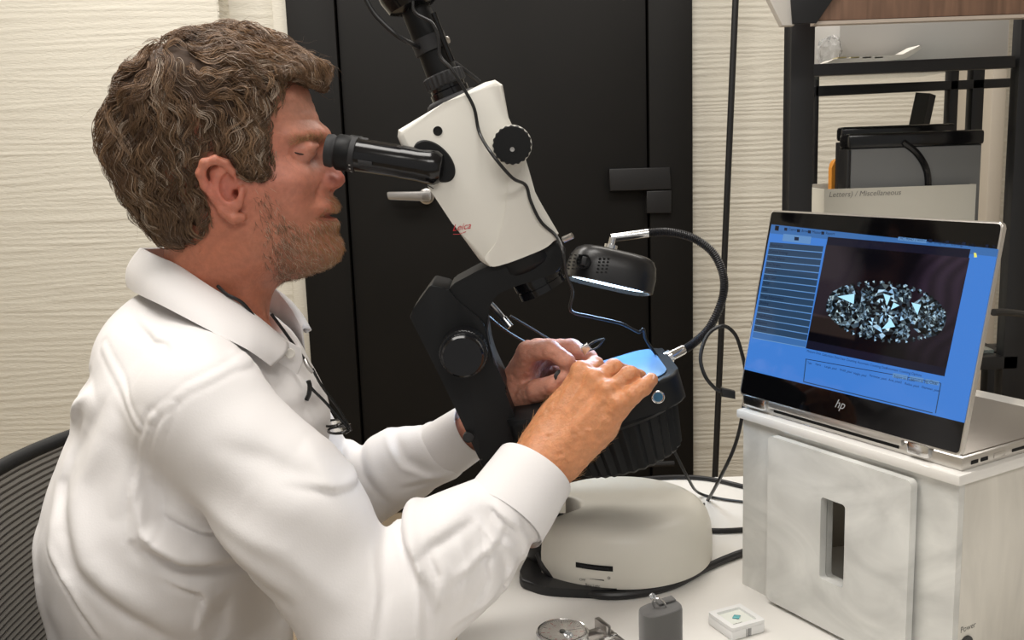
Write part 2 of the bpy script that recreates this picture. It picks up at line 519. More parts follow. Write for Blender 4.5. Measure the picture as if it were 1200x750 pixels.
# ------------------------------------------------------------------ table
TZ = 0.75
te = []
L = [PZ(505, 620, TZ), PZ(520, 760, TZ)]
tpts = [(-.118, 0.45, TZ), (1.15, 0.45, TZ), (1.15, 1.44, TZ), (-.025, 1.44, TZ)]
tbl = thing('work_table', (.5, .95, 0), 'white laminate work table under the microscope and laptop', 'table')
tt = round_poly(tpts, .05, 6)
prism('table_top', tt, (0, 0, -.03), M_white, tbl, bev=.003)
for x, y in ((-.02, .52), (1.08, .52), (.03, 1.36), (1.08, 1.36)):
    abox('leg', (x - .025, y - .025, 0), (x + .025, y + .025, TZ - .0301), M_steel, tbl, bev=.003)

# ================================================================== the man
HY = 1.10      # plane of the middle of his head
M_skin = mat('skin', (0.5, 0.2, 0.12), 0.45, vcol='tint', noise=((160, 160, 160), 0.10, 5), bump=((420, 420, 420), 0.0009, 4, 0.6), sss=0.25)
M_shirt = mat('white_cotton', (0.80, 0.78, 0.775), 0.62, bump=((500, 500, 500), 0.0004, 3, 0.35), sheen=0.1)
M_hair = mat('hair', (0.2, 0.12, 0.07), 0.42, vcol='tint', spec=0.6)
M_haircap = mat('hair_underlayer', (0.075, 0.045, 0.028), 0.7)
man = thing('person', (-.40, HY, 0), 'man in a white button-down shirt leaning to the eyepieces, hands over the stage', 'person')

# ---- head ---------------------------------------------------------
headpoly = Poly2D(pxpoly([(335, 84), (350, 90), (361, 106), (369, 128), (376, 146), (382, 157), (382, 164), (378, 170), (377, 178), (380, 190), (384, 202), (386, 214), (385, 223),
    (388, 229), (394, 235), (397, 243), (395, 249), (390, 252.5), (395, 256), (397, 262), (394, 269), (395, 275), (400, 283), (402, 293), (397, 304), (386, 312), (366, 320), (348, 327),
    (325, 330), (300, 332), (270, 320), (235, 300), (200, 270), (165, 240), (140, 200), (132, 160), (140, 115), (165, 80), (205, 58), (250, 50), (300, 60)], HY))
nosepoly = Poly2D(pxpoly([(372, 158), (379, 166), (384, 178), (391, 190), (399, 200), (404, 207), (404.5, 213), (399.5, 219), (390, 223), (380, 226), (362, 215), (362, 175)], HY))
def pz_img(z, Y): return z
zT = P(340, 100, HY)[2]; zB = P(390, 315, HY)[2]
xF = P(398, 240, HY)[0]; xE = P(264, 225, HY)[0]
NB = P(250, 400, HY)
earY = HY - 0.077
def ear_f(p, side):
    Y0 = HY + side * 0.074
    q = p.copy()
    sgn = side
    def E(x, y, off): 
        v = P(x, y, HY - 0.077); v[1] = Y0 + sgn * off; return v
    rim = [(E(252, 232, .004), .0042), (E(243, 217, .011), .0046), (E(239, 203, .015), .0048), (E(244, 191, .016), .0048), (E(256, 187, .014), .0046), (E(267, 191, .011), .0042), (E(273, 201, .007), .0038), (E(274, 211, .003), .0035)]
    anti = [(E(262, 197, .007), .0036), (E(255, 206, .009), .0038), (E(254, 220, .008), .0038), (E(260, 232, .006), .0038), (E(270, 240, .004), .0036)]
    back = [(E(252, 232, .003), .005), (E(262, 247, .004), .0055), (E(274, 256, .004), .0055), (E(283, 255, .001), .005)]
    tragus = [(E(283, 222, .002), .0042), (E(281, 232, .004), .0042), (E(280, 240, .003), .0042)]
    d = chain(p, rim, .003)
    d = smin(d, chain(p, anti, .003), .003)
    d = smin(d, chain(p, back, .003), .004)
    d = smin(d, chain(p, tragus, .003), .004)
    # plate of the ear
    pl = cone(p, E(256, 203, .007), E(272, 242, .002), .0085, .0075)
    pl = smax(pl, np.abs(p[:, 1] - (Y0 + sgn * (.006 + 0 * p[:, 0]))) - .0035, .003)
    d = smin(d, pl, .004)
    conc = ellip(p, E(269, 220, .007), (.0085, .006, .014))
    d = smax(d, -conc, .003)
    hole = ellip(p, E(276, 228, .0), (.004, .012, .005))
    return d, hole
def head_f(p):
    x, y, z = p[:, 0], p[:, 1], p[:, 2]
    f = np.clip((x - xE) / (xF - xE), -1, 1)                 # 0 at the ear, 1 at the face
    v = np.clip((z - zB) / (zT - zB), 0, 1.2)
    W = 0.078 - 0.020 * np.clip(f, 0, 1) ** 1.5 - 0.018 * np.clip(1 - v * 2.1, 0, 1) - 0.006 * np.clip(-f, 0, 1)
    d = inflate(headpoly, p, HY, W, 0.068)
    ns = inflate(nosepoly, p, HY, 0.0105 + 0.006 * np.clip((P(395, 185, HY)[2] - z) / .03, 0, 1), 0.012)
    d = smin(d, ns, .010)
    for s in (-1, 1):
        e = P(366, 177, HY)
        # eye socket, brow, cheek, nostril wing
        d = smax(d, -ellip(p, (e[0] + .008, HY + s * .034, e[2]), (.018, .020, .011)), .014)
        b0 = P(352, 160, HY); b1 = P(376, 158, HY)
        d = smin(d, cone(p, (b0[0], HY + s * .047, b0[2]), (b1[0], HY + s * .014, b1[2] ), .006, .007), .012)
        d = smin(d, ellip(p, (e[0] - .002, HY + s * .032, e[2] + .001), (.0125, .0135, .0115)), .004)
        ld = P(362, 171, HY)
        d = smin(d, cone(p, (ld[0] - .006, HY + s * .043, ld[2] - .005), (ld[0] + .013, HY + s * .026, ld[2] - .001), .0035, .0035), .004)
        c = P(345, 212, HY)
        d = smin(d, ellip(p, (c[0], HY + s * .044, c[2]), (.024, .018, .018)), .02)
        w = P(388.5, 212, HY)
        d = smin(d, ellip(p, (w[0], HY + s * .0135, w[2]), (.009, .0065, .0075)), .004)
        nh = P(393, 221, HY)
        d = smax(d, -ellip(p, (nh[0], HY + s * .007, nh[2]), (.006, .003, .0035)), .002)
        fo0 = P(378, 216, HY); fo1 = P(368, 240, HY)      # fold from the nose to the mouth
        d = d + .0022 * np.exp(-(np.maximum(cone(p, (fo0[0], HY + s * .022, fo0[2]), (fo1[0], HY + s * .036, fo1[2]), 0, 0), 0) / .004) ** 2)
        # jaw corner
        j = P(295, 285, HY)
        d = smin(d, ellip(p, (j[0], HY + s * .040, j[2]), (.028, .022, .028)), .03)
    m0 = P(392, 252.5, HY)
    d = d + .0035 * np.exp(-(np.abs(z - m0[2]) / .0022) ** 2) * np.clip((x - P(372, 250, HY)[0]) / .01, 0, 1) * (np.abs(y - HY) < .03)
    # forehead furrows
    for yy in (118, 130, 141):
        d = d + .0006 * np.exp(-((z - P(360, yy, HY)[2]) / .0022) ** 2) * (x > P(335, 120, HY)[0])
    for s in (-1, 1):
        er, hole = ear_f(p, s)
        d = smin(d, er, .003)
        d = smax(d, -hole, .002)
    n1 = P(262, 262, HY); n2 = P(246, 395, HY)
    nk = cone(p, (n1[0], HY, n1[2]), (n2[0], HY, n2[2]), .056, .064)
    d = smin(d, nk, .025)
    # strap muscle and throat
    a0 = P(262, 280, HY); a1 = P(318, 392, HY)
    d = smin(d, cone(p, (a0[0], HY - .052, a0[2]), (a1[0], HY - .018, a1[2]), .010, .009), .02)
    return d
lo = np.minimum(P(120, 330, HY), P(120, 30, HY)) - .02; hi = P(412, 40, HY) + .01
lo[1] = HY - .105; hi[1] = HY + .105; lo[2] = P(250, 405, HY)[2]
HV, HF = surfnet(head_f, lo, hi, 0.0017)

def skin_tint(V, kind):
    n = len(V); c = np.ones((n, 4)); c[:, :3] = (0.52, 0.255, 0.165)
    nz = noise3(V * 45, 3)[:, None]; nz2 = noise3(V * 140, 8)[:, None]
    if kind == 'head':
        def blob(x, y, r, col, a, off=-.07):
            q = P(x, y, HY + off * .8); q[1] = HY
            w = a * np.exp(-(((V[:, 0] - q[0]) ** 2 + (V[:, 2] - q[2]) ** 2) / r ** 2))[:, None]
            c[:, :3] = c[:, :3] * (1 - w) + np.array(col) * w
        c[:, :3] = (0.52, 0.20, 0.125)
        blob(330, 200, .04, (0.56, 0.22, 0.155), .8)
        blob(268, 222, .022, (0.60, 0.20, 0.15), .8)
        blob(398, 208, .014, (0.62, 0.20, 0.15), .8, 0)
        blob(345, 125, .025, (0.60, 0.30, 0.22), .7)
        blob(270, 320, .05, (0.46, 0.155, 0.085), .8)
        blob(388, 253, .006, (0.50, 0.17, 0.14), .9, 0)
        blob(366, 190, .014, (0.56, 0.27, 0.20), .7, -.03)
        # beard shadow
        q = P(352, 288, HY - .05)
        w = .35 * np.exp(-(((V[:, 0] - q[0]) / .045) ** 2 + ((V[:, 2] - q[2]) / .03) ** 2))[:, None]
        c[:, :3] = c[:, :3] * (1 - w) + np.array((0.30, 0.165, 0.10)) * w
    elif kind == 'near':
        c[:, :3] = (0.60, 0.26, 0.12)
    else:
        c[:, :3] = (0.58, 0.27, 0.19)
    c[:, :3] *= 1 + .07 * nz + .05 * nz2
    return c

# ---- hands --------------------------------------------------------
J = lambda x, y, Y, r: (P(x, y, Y), r)
def rhand_f(p):
    W = P(637, 540, 1.00)
    # forearm
    d = cone(p, P(585, 622, .955), P(622, 562, .985), .036, .0305)
    d = smin(d, cone(p, P(620, 563, .992), P(643, 528, 1.006), .0285, .0265), .02)
    wr = [P(626, 540, 1.012), P(642, 545, 1.0), P(656, 545, .992)]
    mc = [(P(682, 440, 1.032), .0125), (P(697, 449, 1.016), .0125), (P(711, 463, 1.001), .0120), (P(722, 480, .990), .0115)]
    d2 = None
    ws = [P(632, 522, 1.018), P(641, 526, 1.008), P(650, 532, 1.0), P(662, 540, .995)]
    for (m, r), w in zip(mc, ws):
        e = cone(p, w, m, .019, r)
        d2 = e if d2 is None else smin(d2, e, .016)
    d2 = smin(d2, ellip(p, P(668, 500, 1.025), (.034, .022, .030)), .02)     # ball of the palm
    d2 = smin(d2, cone(p, P(663, 532, 1.0), P(706, 500, 1.0), .016, .015), .018)
    d = smin(d, d2, .018)
    # knuckles
    for x, y, Y in ((680, 433, 1.026), (697, 443, 1.008), (712, 456, .993), (725, 472, .983)):
        d = smin(d, ellip(p, P(x, y, Y), (.0095, .0095, .0095)), .009)
    # tendons
    for a, b in (((640, 520, 1.0), (676, 444, 1.018)), ((645, 522, .992), (692, 454, 1.003)), ((652, 526, .984), (706, 468, .989))):
        d = smin(d, cone(p, P(*a), P(*b), .006, .004), .008) 
    fingers = [
        [J(724, 480, .990, .0110), J(741, 463, .986, .0098), J(754, 454, .990, .0086), J(763, 445, .998, .0074)],
        [J(713, 462, 1.000, .0115), J(738, 440, 1.004, .0102), J(748, 443, 1.022, .0090), J(749, 452, 1.033, .0080)],
        [J(699, 448, 1.016, .0118), J(719, 432, 1.030, .0104), J(731, 437, 1.048, .0092), J(730, 446, 1.060, .0080)],
        [J(683, 439, 1.032, .0120), J(697, 428, 1.062, .0102), J(691, 436, 1.080, .0090), J(680, 443, 1.084, .0078)],
        [J(640, 510, 1.035, .0150), J(655, 476, 1.062, .0130), J(664, 456, 1.076, .0108), J(674, 447, 1.080, .0088)],
    ]
    for f in fingers:
        e = chain(p, f, .003)
        d = smin(d, e, .0045)
    # creases at finger joints
    for x, y, Y in ((741, 462, .978), (754, 453, .981), (738, 431, 1.0), (719, 424, 1.026)):
        q = P(x, y, Y); dd = np.sqrt(((p - q) ** 2).sum(1))
        d = d + .0007 * np.sin(dd * 2600) * np.exp(-(dd / .008) ** 2)
    # nail beds are pressed in a touch
    # veins
    vn = [P(650, 528, .975), P(668, 500, .985), P(690, 480, .985), P(700, 462, .99)]
    return d + .0007 * noise3(p * 260, 4) * (noise3(p * 60, 9) > 0)
def lhand_f(p):
    d = cone(p, P(536, 520, 1.220), P(592, 474, 1.165), .0235, .0245)
    mc = [(P(619, 414, 1.105), .0135), (P(629, 412, 1.128), .0135), (P(636, 418, 1.150), .0125), (P(640, 430, 1.168), .0115)]
    ws = [P(598, 462, 1.140), P(600, 464, 1.155), P(602, 466, 1.168), P(604, 470, 1.18)]
    d2 = None
    for (m, r), w in zip(mc, ws):
        e = cone(p, w, m, .019, r)
        d2 = e if d2 is None else smin(d2, e, .014)
    d2 = smin(d2, ellip(p, P(607, 462, 1.128), (.023, .017, .023)), .018)     # thenar
    d = smin(d, d2, .018)
    fingers = [
        [J(619, 412, 1.103, .0125), J(646, 410, 1.084, .0105), J(664, 424, 1.076, .0095), J(667, 434, 1.078, .0082)],
        [J(630, 409, 1.126, .0125), J(670, 408, 1.114, .0105), J(689, 418, 1.104, .0095), J(698, 428, 1.098, .0085)],
        [J(638, 416, 1.148, .0120), J(668, 420, 1.140, .0102), J(678, 434, 1.128, .0092), J(674, 446, 1.118, .0080)],
        [J(641, 430, 1.166, .0110), J(664, 436, 1.160, .0090), J(670, 450, 1.148, .0082), J(664, 458, 1.138, .0075)],
        [J(608, 468, 1.120, .0165), J(630, 458, 1.096, .0135), J(649, 451, 1.080, .0110), J(661, 443, 1.074, .0090)],
    ]
    for f in fingers:
        d = smin(d, chain(p, f, .003), .0045)
    return d + .0006 * noise3(p * 240, 4)
def bbox(fnpts, pad):
    a = np.array(fnpts); return a.min(0) - pad, a.max(0) + pad
rl, rh = bbox([P(590, 622, .955), P(622, 562, .985), P(766, 440, .99), P(680, 428, 1.08), P(725, 490, .98)], .04)
RV, RF = surfnet(rhand_f, rl, rh, 0.0015)
ll, lh = bbox([P(548, 516, 1.2), P(600, 400, 1.13), P(700, 405, 1.08), P(604, 470, 1.18)], .035)
LV, LF = surfnet(lhand_f, ll, lh, 0.0016)

# ---- body below the clothes: one coarse grid, joined to head and hands
SH_R, SH_L = P(240, 462, .925), P(240, 462, .925); SH_L[1] = 2 * HY - .945; SH_L += np.array([-.06, 0, -.045])
EL_R = P(440, 742, .885); WR_R = P(598, 602, .965)
EL_L = P(392, 600, 1.31); WR_L = P(556, 510, 1.205)
def body_f(p):
    S = 0.62
    d = cone(p, P(215, 900, HY), P(225, 620, HY), .085, .085, S, HY)
    d = smin(d, cone(p, P(225, 620, HY), P(250, 500, HY), .085, .075, S, HY), .03)
    d = smin(d, cone(p, P(250, 500, HY), P(250, 385, HY), .07, .055), .03)
    for sh, el, wr in ((SH_R, EL_R, WR_R), (SH_L, EL_L, WR_L)):
        sh = sh * .85 + P(262, 500, HY) * .15
        e = smin(cone(p, sh, el, .036, .034), cone(p, el, wr, .034, .020), .02)
        d = smin(d, e, .03)
    return d
BV, BF = surfnet(body_f, (-.62, .78, .55), (.02, 1.42, P(248, 385, HY)[2]), 0.009, fac=2)
ofs = np.cumsum([0, len(HV), len(RV), len(LV)])
allV = np.concatenate([HV, RV, LV, BV]); allF = np.concatenate([HF, RF + ofs[1], LF + ofs[2], BF + ofs[3]])
allC = np.concatenate([skin_tint(HV, 'head'), skin_tint(RV, 'near'), skin_tint(LV, 'far'), skin_tint(BV, 'b')])
body = fastmesh('body', allV, allF, M_skin, man, vcol=allC)

# finger nail on the little finger and thumb
M_nail = mat('nail', (0.72, 0.42, 0.33), 0.25)
def nail(x, y, Y, d, up, s=.0045):
    c = P(x, y, Y); bm = bmesh.new()
    bmesh.ops.create_uvsphere(bm, u_segments=16, v_segments=10, radius=1)
    a = V3(d).normalized(); n = V3(up); n = (n - a * n.dot(a)).normalized(); b = a.cross(n)
    for v in bm.verts:
        q = v.co.copy(); v.co = V3(c) + a * q.x * s * 1.25 + b * q.y * s + n * q.z * .0012
    o = bobj('fingernail', bm, M_nail, man)
    return o
t0 = P(754, 454, .990); t1 = P(763, 445, .998)
nail(762.5, 441.5, .9935, t1 - t0, (-.25, -.75, .55))

# ---- eye ----------------------------------------------------------
M_eye = mat('eye_white', (0.55, 0.48, 0.44), 0.1)
ec = P(362, 178, HY)
for s in (-1, 1):
    bm = bmesh.new(); bmesh.ops.create_uvsphere(bm, u_segments=20, v_segments=14, radius=.0112)
    bmesh.ops.translate(bm, verts=bm.verts, vec=(ec[0], HY + s * .034, ec[2]))
    eo = bobj('eye', bm, M_eye, man)
M_lash = mat('lash', (0.03, 0.018, 0.012), 0.6)
for s in (-1, 1):
    q = [P(x, y, HY) + np.array([0, s * o, 0]) for x, y, o in ((353, 177, .0465), (359, 179.5, .0462), (366, 180.5, .0435), (371, 179, .0385))]
    tube('eyelashes', q, .0009, M_lash, man, None or 6, 5)
M_brow = mat('brow_hair', (0.42, 0.25, 0.12), 0.5, vcol='tint')

# ---- strands ------------------------------------------------------
def strands(name, roots, fdir, surf, nst, seg_len, rad, lift, col, m, parent, amp=0.0, freq=9.0, wander=.25, seed=3, taper=True, liftpow=1.0, lock=None, raw=False):
    """grow strands over an implicit surface; fdir(p)->direction, vectorised over all of them"""
    r = np.random.default_rng(seed); N = len(roots)
    def grad(p):
        e = .0012; g = np.empty_like(p); f0 = surf(p)
        for k in range(3):
            q = p.copy(); q[:, k] += e; g[:, k] = (surf(q) - f0) / e
        return f0, g / (np.linalg.norm(g, axis=1)[:, None] + 1e-9)
    p = roots.copy(); pts = []
    ph = lock(roots) if lock is not None else r.uniform(0, 6.28, N)
    jit = r.normal(0, wander, (N, 3)); L = seg_len * r.uniform(.7, 1.25, N)
    lf = lift * r.uniform(.1, 1.0, N)
    ampN = amp * r.uniform(.7, 1.2, N)
    for i in range(nst + 1):
        f0, g = grad(p)
        tgt = lf * ((i / nst) ** liftpow)
        p = p - g * (f0 - tgt)[:, None] * .9
        pts.append(p.copy())
        d = fdir(p) + jit
        d = d - g * (d * g).sum(1)[:, None]
        d /= np.linalg.norm(d, axis=1)[:, None] + 1e-9
        s = np.cross(g, d)
        w = ampN * np.cos(ph + i * freq / nst * 2)
        d = d + s * w[:, None]
        d /= np.linalg.norm(d, axis=1)[:, None] + 1e-9
        p = p + d * L[:, None]
    pts = np.stack(pts, 1)      # N, S, 3
    if raw: return pts
    S = nst + 1
    t = np.gradient(pts, axis=1); t /= np.linalg.norm(t, axis=2)[..., None] + 1e-9
    ref = np.array([0.3, 0.8, 0.5]); a = np.cross(t, ref); a /= np.linalg.norm(a, axis=2)[..., None] + 1e-9
    b = np.cross(t, a)
    rr = rad * r.uniform(.7, 1.3, N)[:, None] * (1 - .85 * (np.linspace(0, 1, S) ** 2.5 if taper else np.zeros(S)))[None]
    ring = [pts + (a * math.cos(q) + b * math.sin(q)) * rr[..., None] for q in (0, 2.094, 4.189)]
    V = np.stack(ring, 2).reshape(-1, 3)      # N,S,3
    n, sidx, k = np.meshgrid(np.arange(N), np.arange(S - 1), np.arange(3), indexing='ij')
    base = (n * S + sidx) * 3; k2 = (k + 1) % 3
    F = np.stack([base + k, base + k2, base + 3 + k2, base + 3 + k], -1).reshape(-1, 4)
    C = np.ones((N, S, 3, 4)); C[..., :3] = col(roots, r)[:, None, None, :]
    return fastmesh(name, V, F, m, parent, vcol=C.reshape(-1, 4))

hairpx = [(366, 113), (378, 108), (383, 92), (381, 76), (367, 64), (352, 59), (338, 50), (320, 40), (296, 33), (274, 30), (240, 30), (212, 33), (181, 45), (153, 66), (135, 90), (124, 115), (111, 145), (111, 176), (124, 200), (136, 233), (147, 258),
          (158, 279), (176, 289), (205, 290), (228, 285), (240, 272), (243, 252), (240, 232), (238, 206), (243, 189), (256, 183), (272, 186), (284, 200), (296, 206), (308, 208), (318, 205), (321, 190), (320, 165), (321, 140), (323, 112), (333, 95), (348, 93), (360, 103)]
hairpoly = Poly2D(pxpoly([(x + (9 if (x > 355 and y < 120) else 0), y - (9 if y < 75 else 0)) if i < 19 else (x, y) for i, (x, y) in enumerate(hairpx)], HY - .07))
outerpoly = Poly2D(pxpoly(hairpx[:19] + [(200, 300), (300, 320), (370, 300), (378, 200), (372, 150), (362, 118)], HY))
def hair_shape(p):
    x, y, z = p[:, 0], p[:, 1], p[:, 2]
    v = np.clip((z - P(250, 290, HY)[2]) / (P(250, 40, HY)[2] - P(250, 290, HY)[2]), 0, 1)
    f = np.clip((x - P(290, 100, HY)[0]) / .07, 0, 1)
    W = .086 + .004 * v - .020 * f - .010 * np.clip(1 - v * 2.4, 0, 1)
    o = inflate(outerpoly, p, HY, W, .062)
    return smax(o, hairpoly(x, z), .008)
def hair_base(p):
    d = hair_shape(p)
    q = p * 38; w = noise3(q, 2) * .003 + noise3(p * 90, 5) * .0018
    return np.maximum(d + .0065 + w, -1)
sh = np.array(HV)
hl = np.minimum(P(100, 300, HY), P(100, 20, HY)) - .01; hh = P(392, 20, HY) + .01; hl[1] = HY - .11; hh[1] = HY + .11
CV, CF = surfnet(hair_base, hl, hh, .003)
hair = fastmesh('hair', CV, CF, M_haircap, man)
anch = np.array([(150, 110, -.8, .8), (120, 170, -.1, 1), (150, 250, .35, 1), (200, 275, .5, .8), (210, 210, -.1, 1), (180, 180, -.3, 1), (215, 110, .1, 1), (160, 60, -1, .5), (255, 160, -.6, .8), (285, 175, -.55, .8), (312, 190, -.05, 1),
                 (300, 115, -.6, .5), (320, 140, -.7, .9), (265, 65, 1, .25), (310, 50, 1, .3), (350, 65, 1, .5), (372, 85, .5, 1), (350, 90, .8, .4), (205, 45, .8, -.1), (240, 100, .7, .5), (280, 90, .9, .35), (330, 85, .9, .1), (195, 80, -.2, .9), (235, 250, -.2, 1)], float)
aw = np.array([P(a[0], a[1], HY - .05) for a in anch])
ad = np.stack([anch[:, 2], np.zeros(len(anch)), -anch[:, 3]], 1)
def hdir(p):
    dx = p[:, None, 0] - aw[None, :, 0]; dz = p[:, None, 2] - aw[None, :, 2]
    w = 1 / ((dx * dx + dz * dz) + .0003) ** 1.5
    d = (w[..., None] * ad[None]).sum(1) / w.sum(1)[:, None]
    d[:, 1] += noise3(p * 22, 6) * .5
    d[:, 0] += noise3(p * 18, 16) * .45
    d[:, 2] += noise3(p * 18, 26) * .45
    return d
def lock(p): return noise3(p * 20, 11) * 7
def hcol(p, r):
    n = len(p); t = r.uniform(0, 1, n)[:, None]; s = noise3(p * 30, 21)[:, None]
    c = np.array((0.095, 0.050, 0.026)) * (1 - t) + np.array((0.255, 0.155, 0.085)) * t
    g = (r.uniform(0, 1, n) < .04)[:, None]
    c = np.where(g, np.array((0.42, 0.33, 0.25)), c)
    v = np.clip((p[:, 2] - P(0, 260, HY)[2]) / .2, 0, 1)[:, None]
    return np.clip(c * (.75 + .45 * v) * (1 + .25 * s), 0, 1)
NL, NC, NS = 2300, 9, 13
sel = rng.choice(len(CV), NL, replace=True)
roots = CV[sel] + rng.normal(0, .003, (NL, 3))
hs2 = lambda p: hair_shape(p) + .004 + noise3(p * 38, 2) * .003
pts = strands('tmp', roots, hdir, hs2, NS - 1, .0044, .0004, .006, hcol, M_hair, None, amp=.85, freq=3.9, wander=.12, lock=lock, liftpow=.7, raw=True)
t = np.gradient(pts, axis=1); t /= np.linalg.norm(t, axis=2)[..., None] + 1e-9
e = .0015; q = pts.reshape(-1, 3); g = np.stack([hs2(q + np.eye(3)[k] * e) - hs2(q - np.eye(3)[k] * e) for k in range(3)], 1).reshape(pts.shape)
g /= np.linalg.norm(g, axis=2)[..., None] + 1e-9
sd = np.cross(t, g); u = np.linspace(0, 1, NS)
lift = (.0028 * np.sin(u * 9 + 0)[None] * 1.0)
ph = noise3(roots * 25, 31)[:, None] * 9
lift = .0022 * np.sin(u[None] * 7 + ph) + rng.uniform(-.001, .0035, (NL, 1))
pts = pts + g * lift[..., None]
thk = .0036 * (np.sin(np.pi * (u * .85 + .12)) ** .7)
oa = rng.uniform(0, 6.28, (NL, NC, 1)); orr = np.sqrt(rng.uniform(0, 1, (NL, NC, 1)))
offs = (sd[:, None] * (np.cos(oa) * orr * thk)[..., None] * 1.5 + g[:, None] * (np.sin(oa) * orr * thk)[..., None] * .8)
ch = (pts[:, None] + offs + rng.normal(0, .00025, (NL, NC, NS, 3))).reshape(NL * NC, NS, 3)
def to_mesh(name, pts, rad, C3, parent, m, seed=1):
    r = np.random.default_rng(seed); N, S = pts.shape[:2]
    t = np.gradient(pts, axis=1); t /= np.linalg.norm(t, axis=2)[..., None] + 1e-9
    a = np.cross(t, np.array([0.3, 0.8, 0.5])); a /= np.linalg.norm(a, axis=2)[..., None] + 1e-9; b = np.cross(t, a)
    rr = rad * r.uniform(.6, 1.2, N)[:, None] * (1 - .8 * (np.linspace(0, 1, S) ** 3))[None]
    V = np.stack([pts + (a * math.cos(k) + b * math.sin(k)) * rr[..., None] for k in (0, 2.094, 4.189)], 2).reshape(-1, 3)
    n, si, k = np.meshgrid(np.arange(N), np.arange(S - 1), np.arange(3), indexing='ij')
    base = (n * S + si) * 3; k2 = (k + 1) % 3
    F = np.stack([base + k, base + k2, base + 3 + k2, base + 3 + k], -1).reshape(-1, 4)
    C = np.ones((N, S, 3, 4)); C[..., :3] = C3[:, None, None, :]
    return fastmesh(name, V, F, m, parent, vcol=C.reshape(-1, 4))
lc = hcol(roots, rng)[:, None] * rng.uniform(.72, 1.3, (NL, NC, 1))
gm = rng.uniform(0, 1, (NL, NC, 1)) < .05
lc = np.where(gm, np.array((.42, .33, .25)), lc).reshape(-1, 3)
o = to_mesh('hair_strands', ch, .00036, lc, hair, M_hair); o['kind'] = 'stuff'
# loose fly-away hairs
sel = rng.choice(len(CV), 260)
fo = strands('flyaway_strands', CV[sel], hdir, lambda p: hair_shape(p) + .004, 9, .0055, .00016, .022, hcol, M_hair, hair, amp=.9, freq=5, wander=.4, seed=9)
fo['kind'] = 'stuff'

# beard, moustache, eyebrow, arm hair: short strands on the skin
def pick(V, cond, n, seed):
    idx = np.nonzero(cond)[0]; r = np.random.default_rng(seed); k = r.choice(idx, n)
    return V[k]
ix = 600 + FPX * ((HV - CC) @ CR) / ((HV - CC) @ _f); iy = 375 - FPX * ((HV - CC) @ CU) / ((HV - CC) @ _f)
jawpoly = Poly2D([(x, 0, -y) for x, y in [(300, 208), (318, 212), (322, 232), (335, 250), (352, 262), (372, 250), (380, 232), (386, 224), (410, 226), (410, 330), (350, 336), (322, 336), (306, 310), (298, 270), (294, 230)]], h=1.0, pad=30)
jd = jawpoly(ix, -iy)
dens = np.clip(-jd / 14, 0, 1) * (rng.uniform(0, 1, len(HV)) < np.where(ix < 325, .45, 1))
lips = (np.abs(iy - 253) < 4.5) & (ix > 380)
bmask = (dens > rng.uniform(0, 1, len(HV))) & ~lips
def bcol(p, r):
    n = len(p); t = r.uniform(0, 1, n)[:, None]
    f = np.clip((p[:, 0] - P(330, 260, HY)[0]) / .06, 0, 1)[:, None]
    c = np.array((0.20, 0.12, 0.075)) * (1 - f) + np.array((0.50, 0.26, 0.11)) * f
    w = (r.uniform(0, 1, n) < .28)[:, None]
    c = np.where(w, np.array((0.62, 0.50, 0.38)), c)
    return c * (.6 + .6 * t)
beard = strands('beard', pick(HV, bmask, 6500, 2), lambda p: np.array([[.45, 0, -1.0]]) + 0 * p, head_f, 3, .0022, .00016, .0035, bcol, M_hair, man, wander=.35, seed=5)
beard['kind'] = 'stuff'; beard['label'] = 'short ginger and grey beard'
em = (np.abs(iy - (165 - (ix - 345) * .12)) < 4) & (ix > 342) & (ix < 379)
eb = strands('eyebrow', pick(HV, em, 420, 2), lambda p: np.array([[-.6, 0, .35]]) + 0 * p, head_f, 3, .0022, .00016, .002, lambda p, r: np.array((.50, .31, .15)) * r.uniform(.6, 1.3, (len(p), 1)), M_hair, man, wander=.3, seed=5)
eb['kind'] = 'stuff'
ah = strands('arm_hair', pick(RV, (RV[:, 1] < 1.05) & (np.linalg.norm(RV - P(632, 540, 1.0), axis=1) < .085), 900, 4), lambda p: np.array([[.8, 0, 1.0]]) + 0 * p, rhand_f, 4, .0022, .00008, .005, lambda p, r: np.array((.62, .36, .16)) * r.uniform(.7, 1.2, (len(p), 1)), M_hair, man, wander=.5, seed=6)
ah['kind'] = 'stuff'

# ---- shirt --------------------------------------------------------
def seg2(p, pts, Yr):
    """distance in the XZ plane to a polyline given in photo pixels at depth Yr, with its side and position along it"""
    q = [P(x, y, Yr) for x, y in pts]
    ln = [math.hypot(b[0] - a[0], b[2] - a[2]) for a, b in zip(q[:-1], q[1:])]; tot = sum(ln); acc = 0
    d = np.full(len(p), 9.0); sd = np.zeros(len(p)); ss = np.zeros(len(p))
    for a, b, l in zip(q[:-1], q[1:], ln):
        ex, ez = (b[0] - a[0]) / l, (b[2] - a[2]) / l
        wx, wz = p[:, 0] - a[0], p[:, 2] - a[2]
        t = np.clip(wx * ex + wz * ez, 0, l)
        dd = np.hypot(wx - ex * t, wz - ez * t); m = dd < d
        d = np.where(m, dd, d); sd = np.where(m, np.sign(wx * ez - wz * ex), sd); ss = np.where(m, (acc + t) / tot, ss)
        acc += l
    return d, sd, ss
def fold(p, pts, am, wd, Yr):
    d, sd, ss = seg2(p, pts, Yr)
    r = d * sd
    tp = np.sin(math.pi * np.clip(ss, 0, 1)).clip(0, 1) ** .8
    return am * tp * (np.exp(-((r + .35 * wd) / wd) ** 2) - .75 * np.exp(-((r - 1.0 * wd) / (.55 * wd)) ** 2))
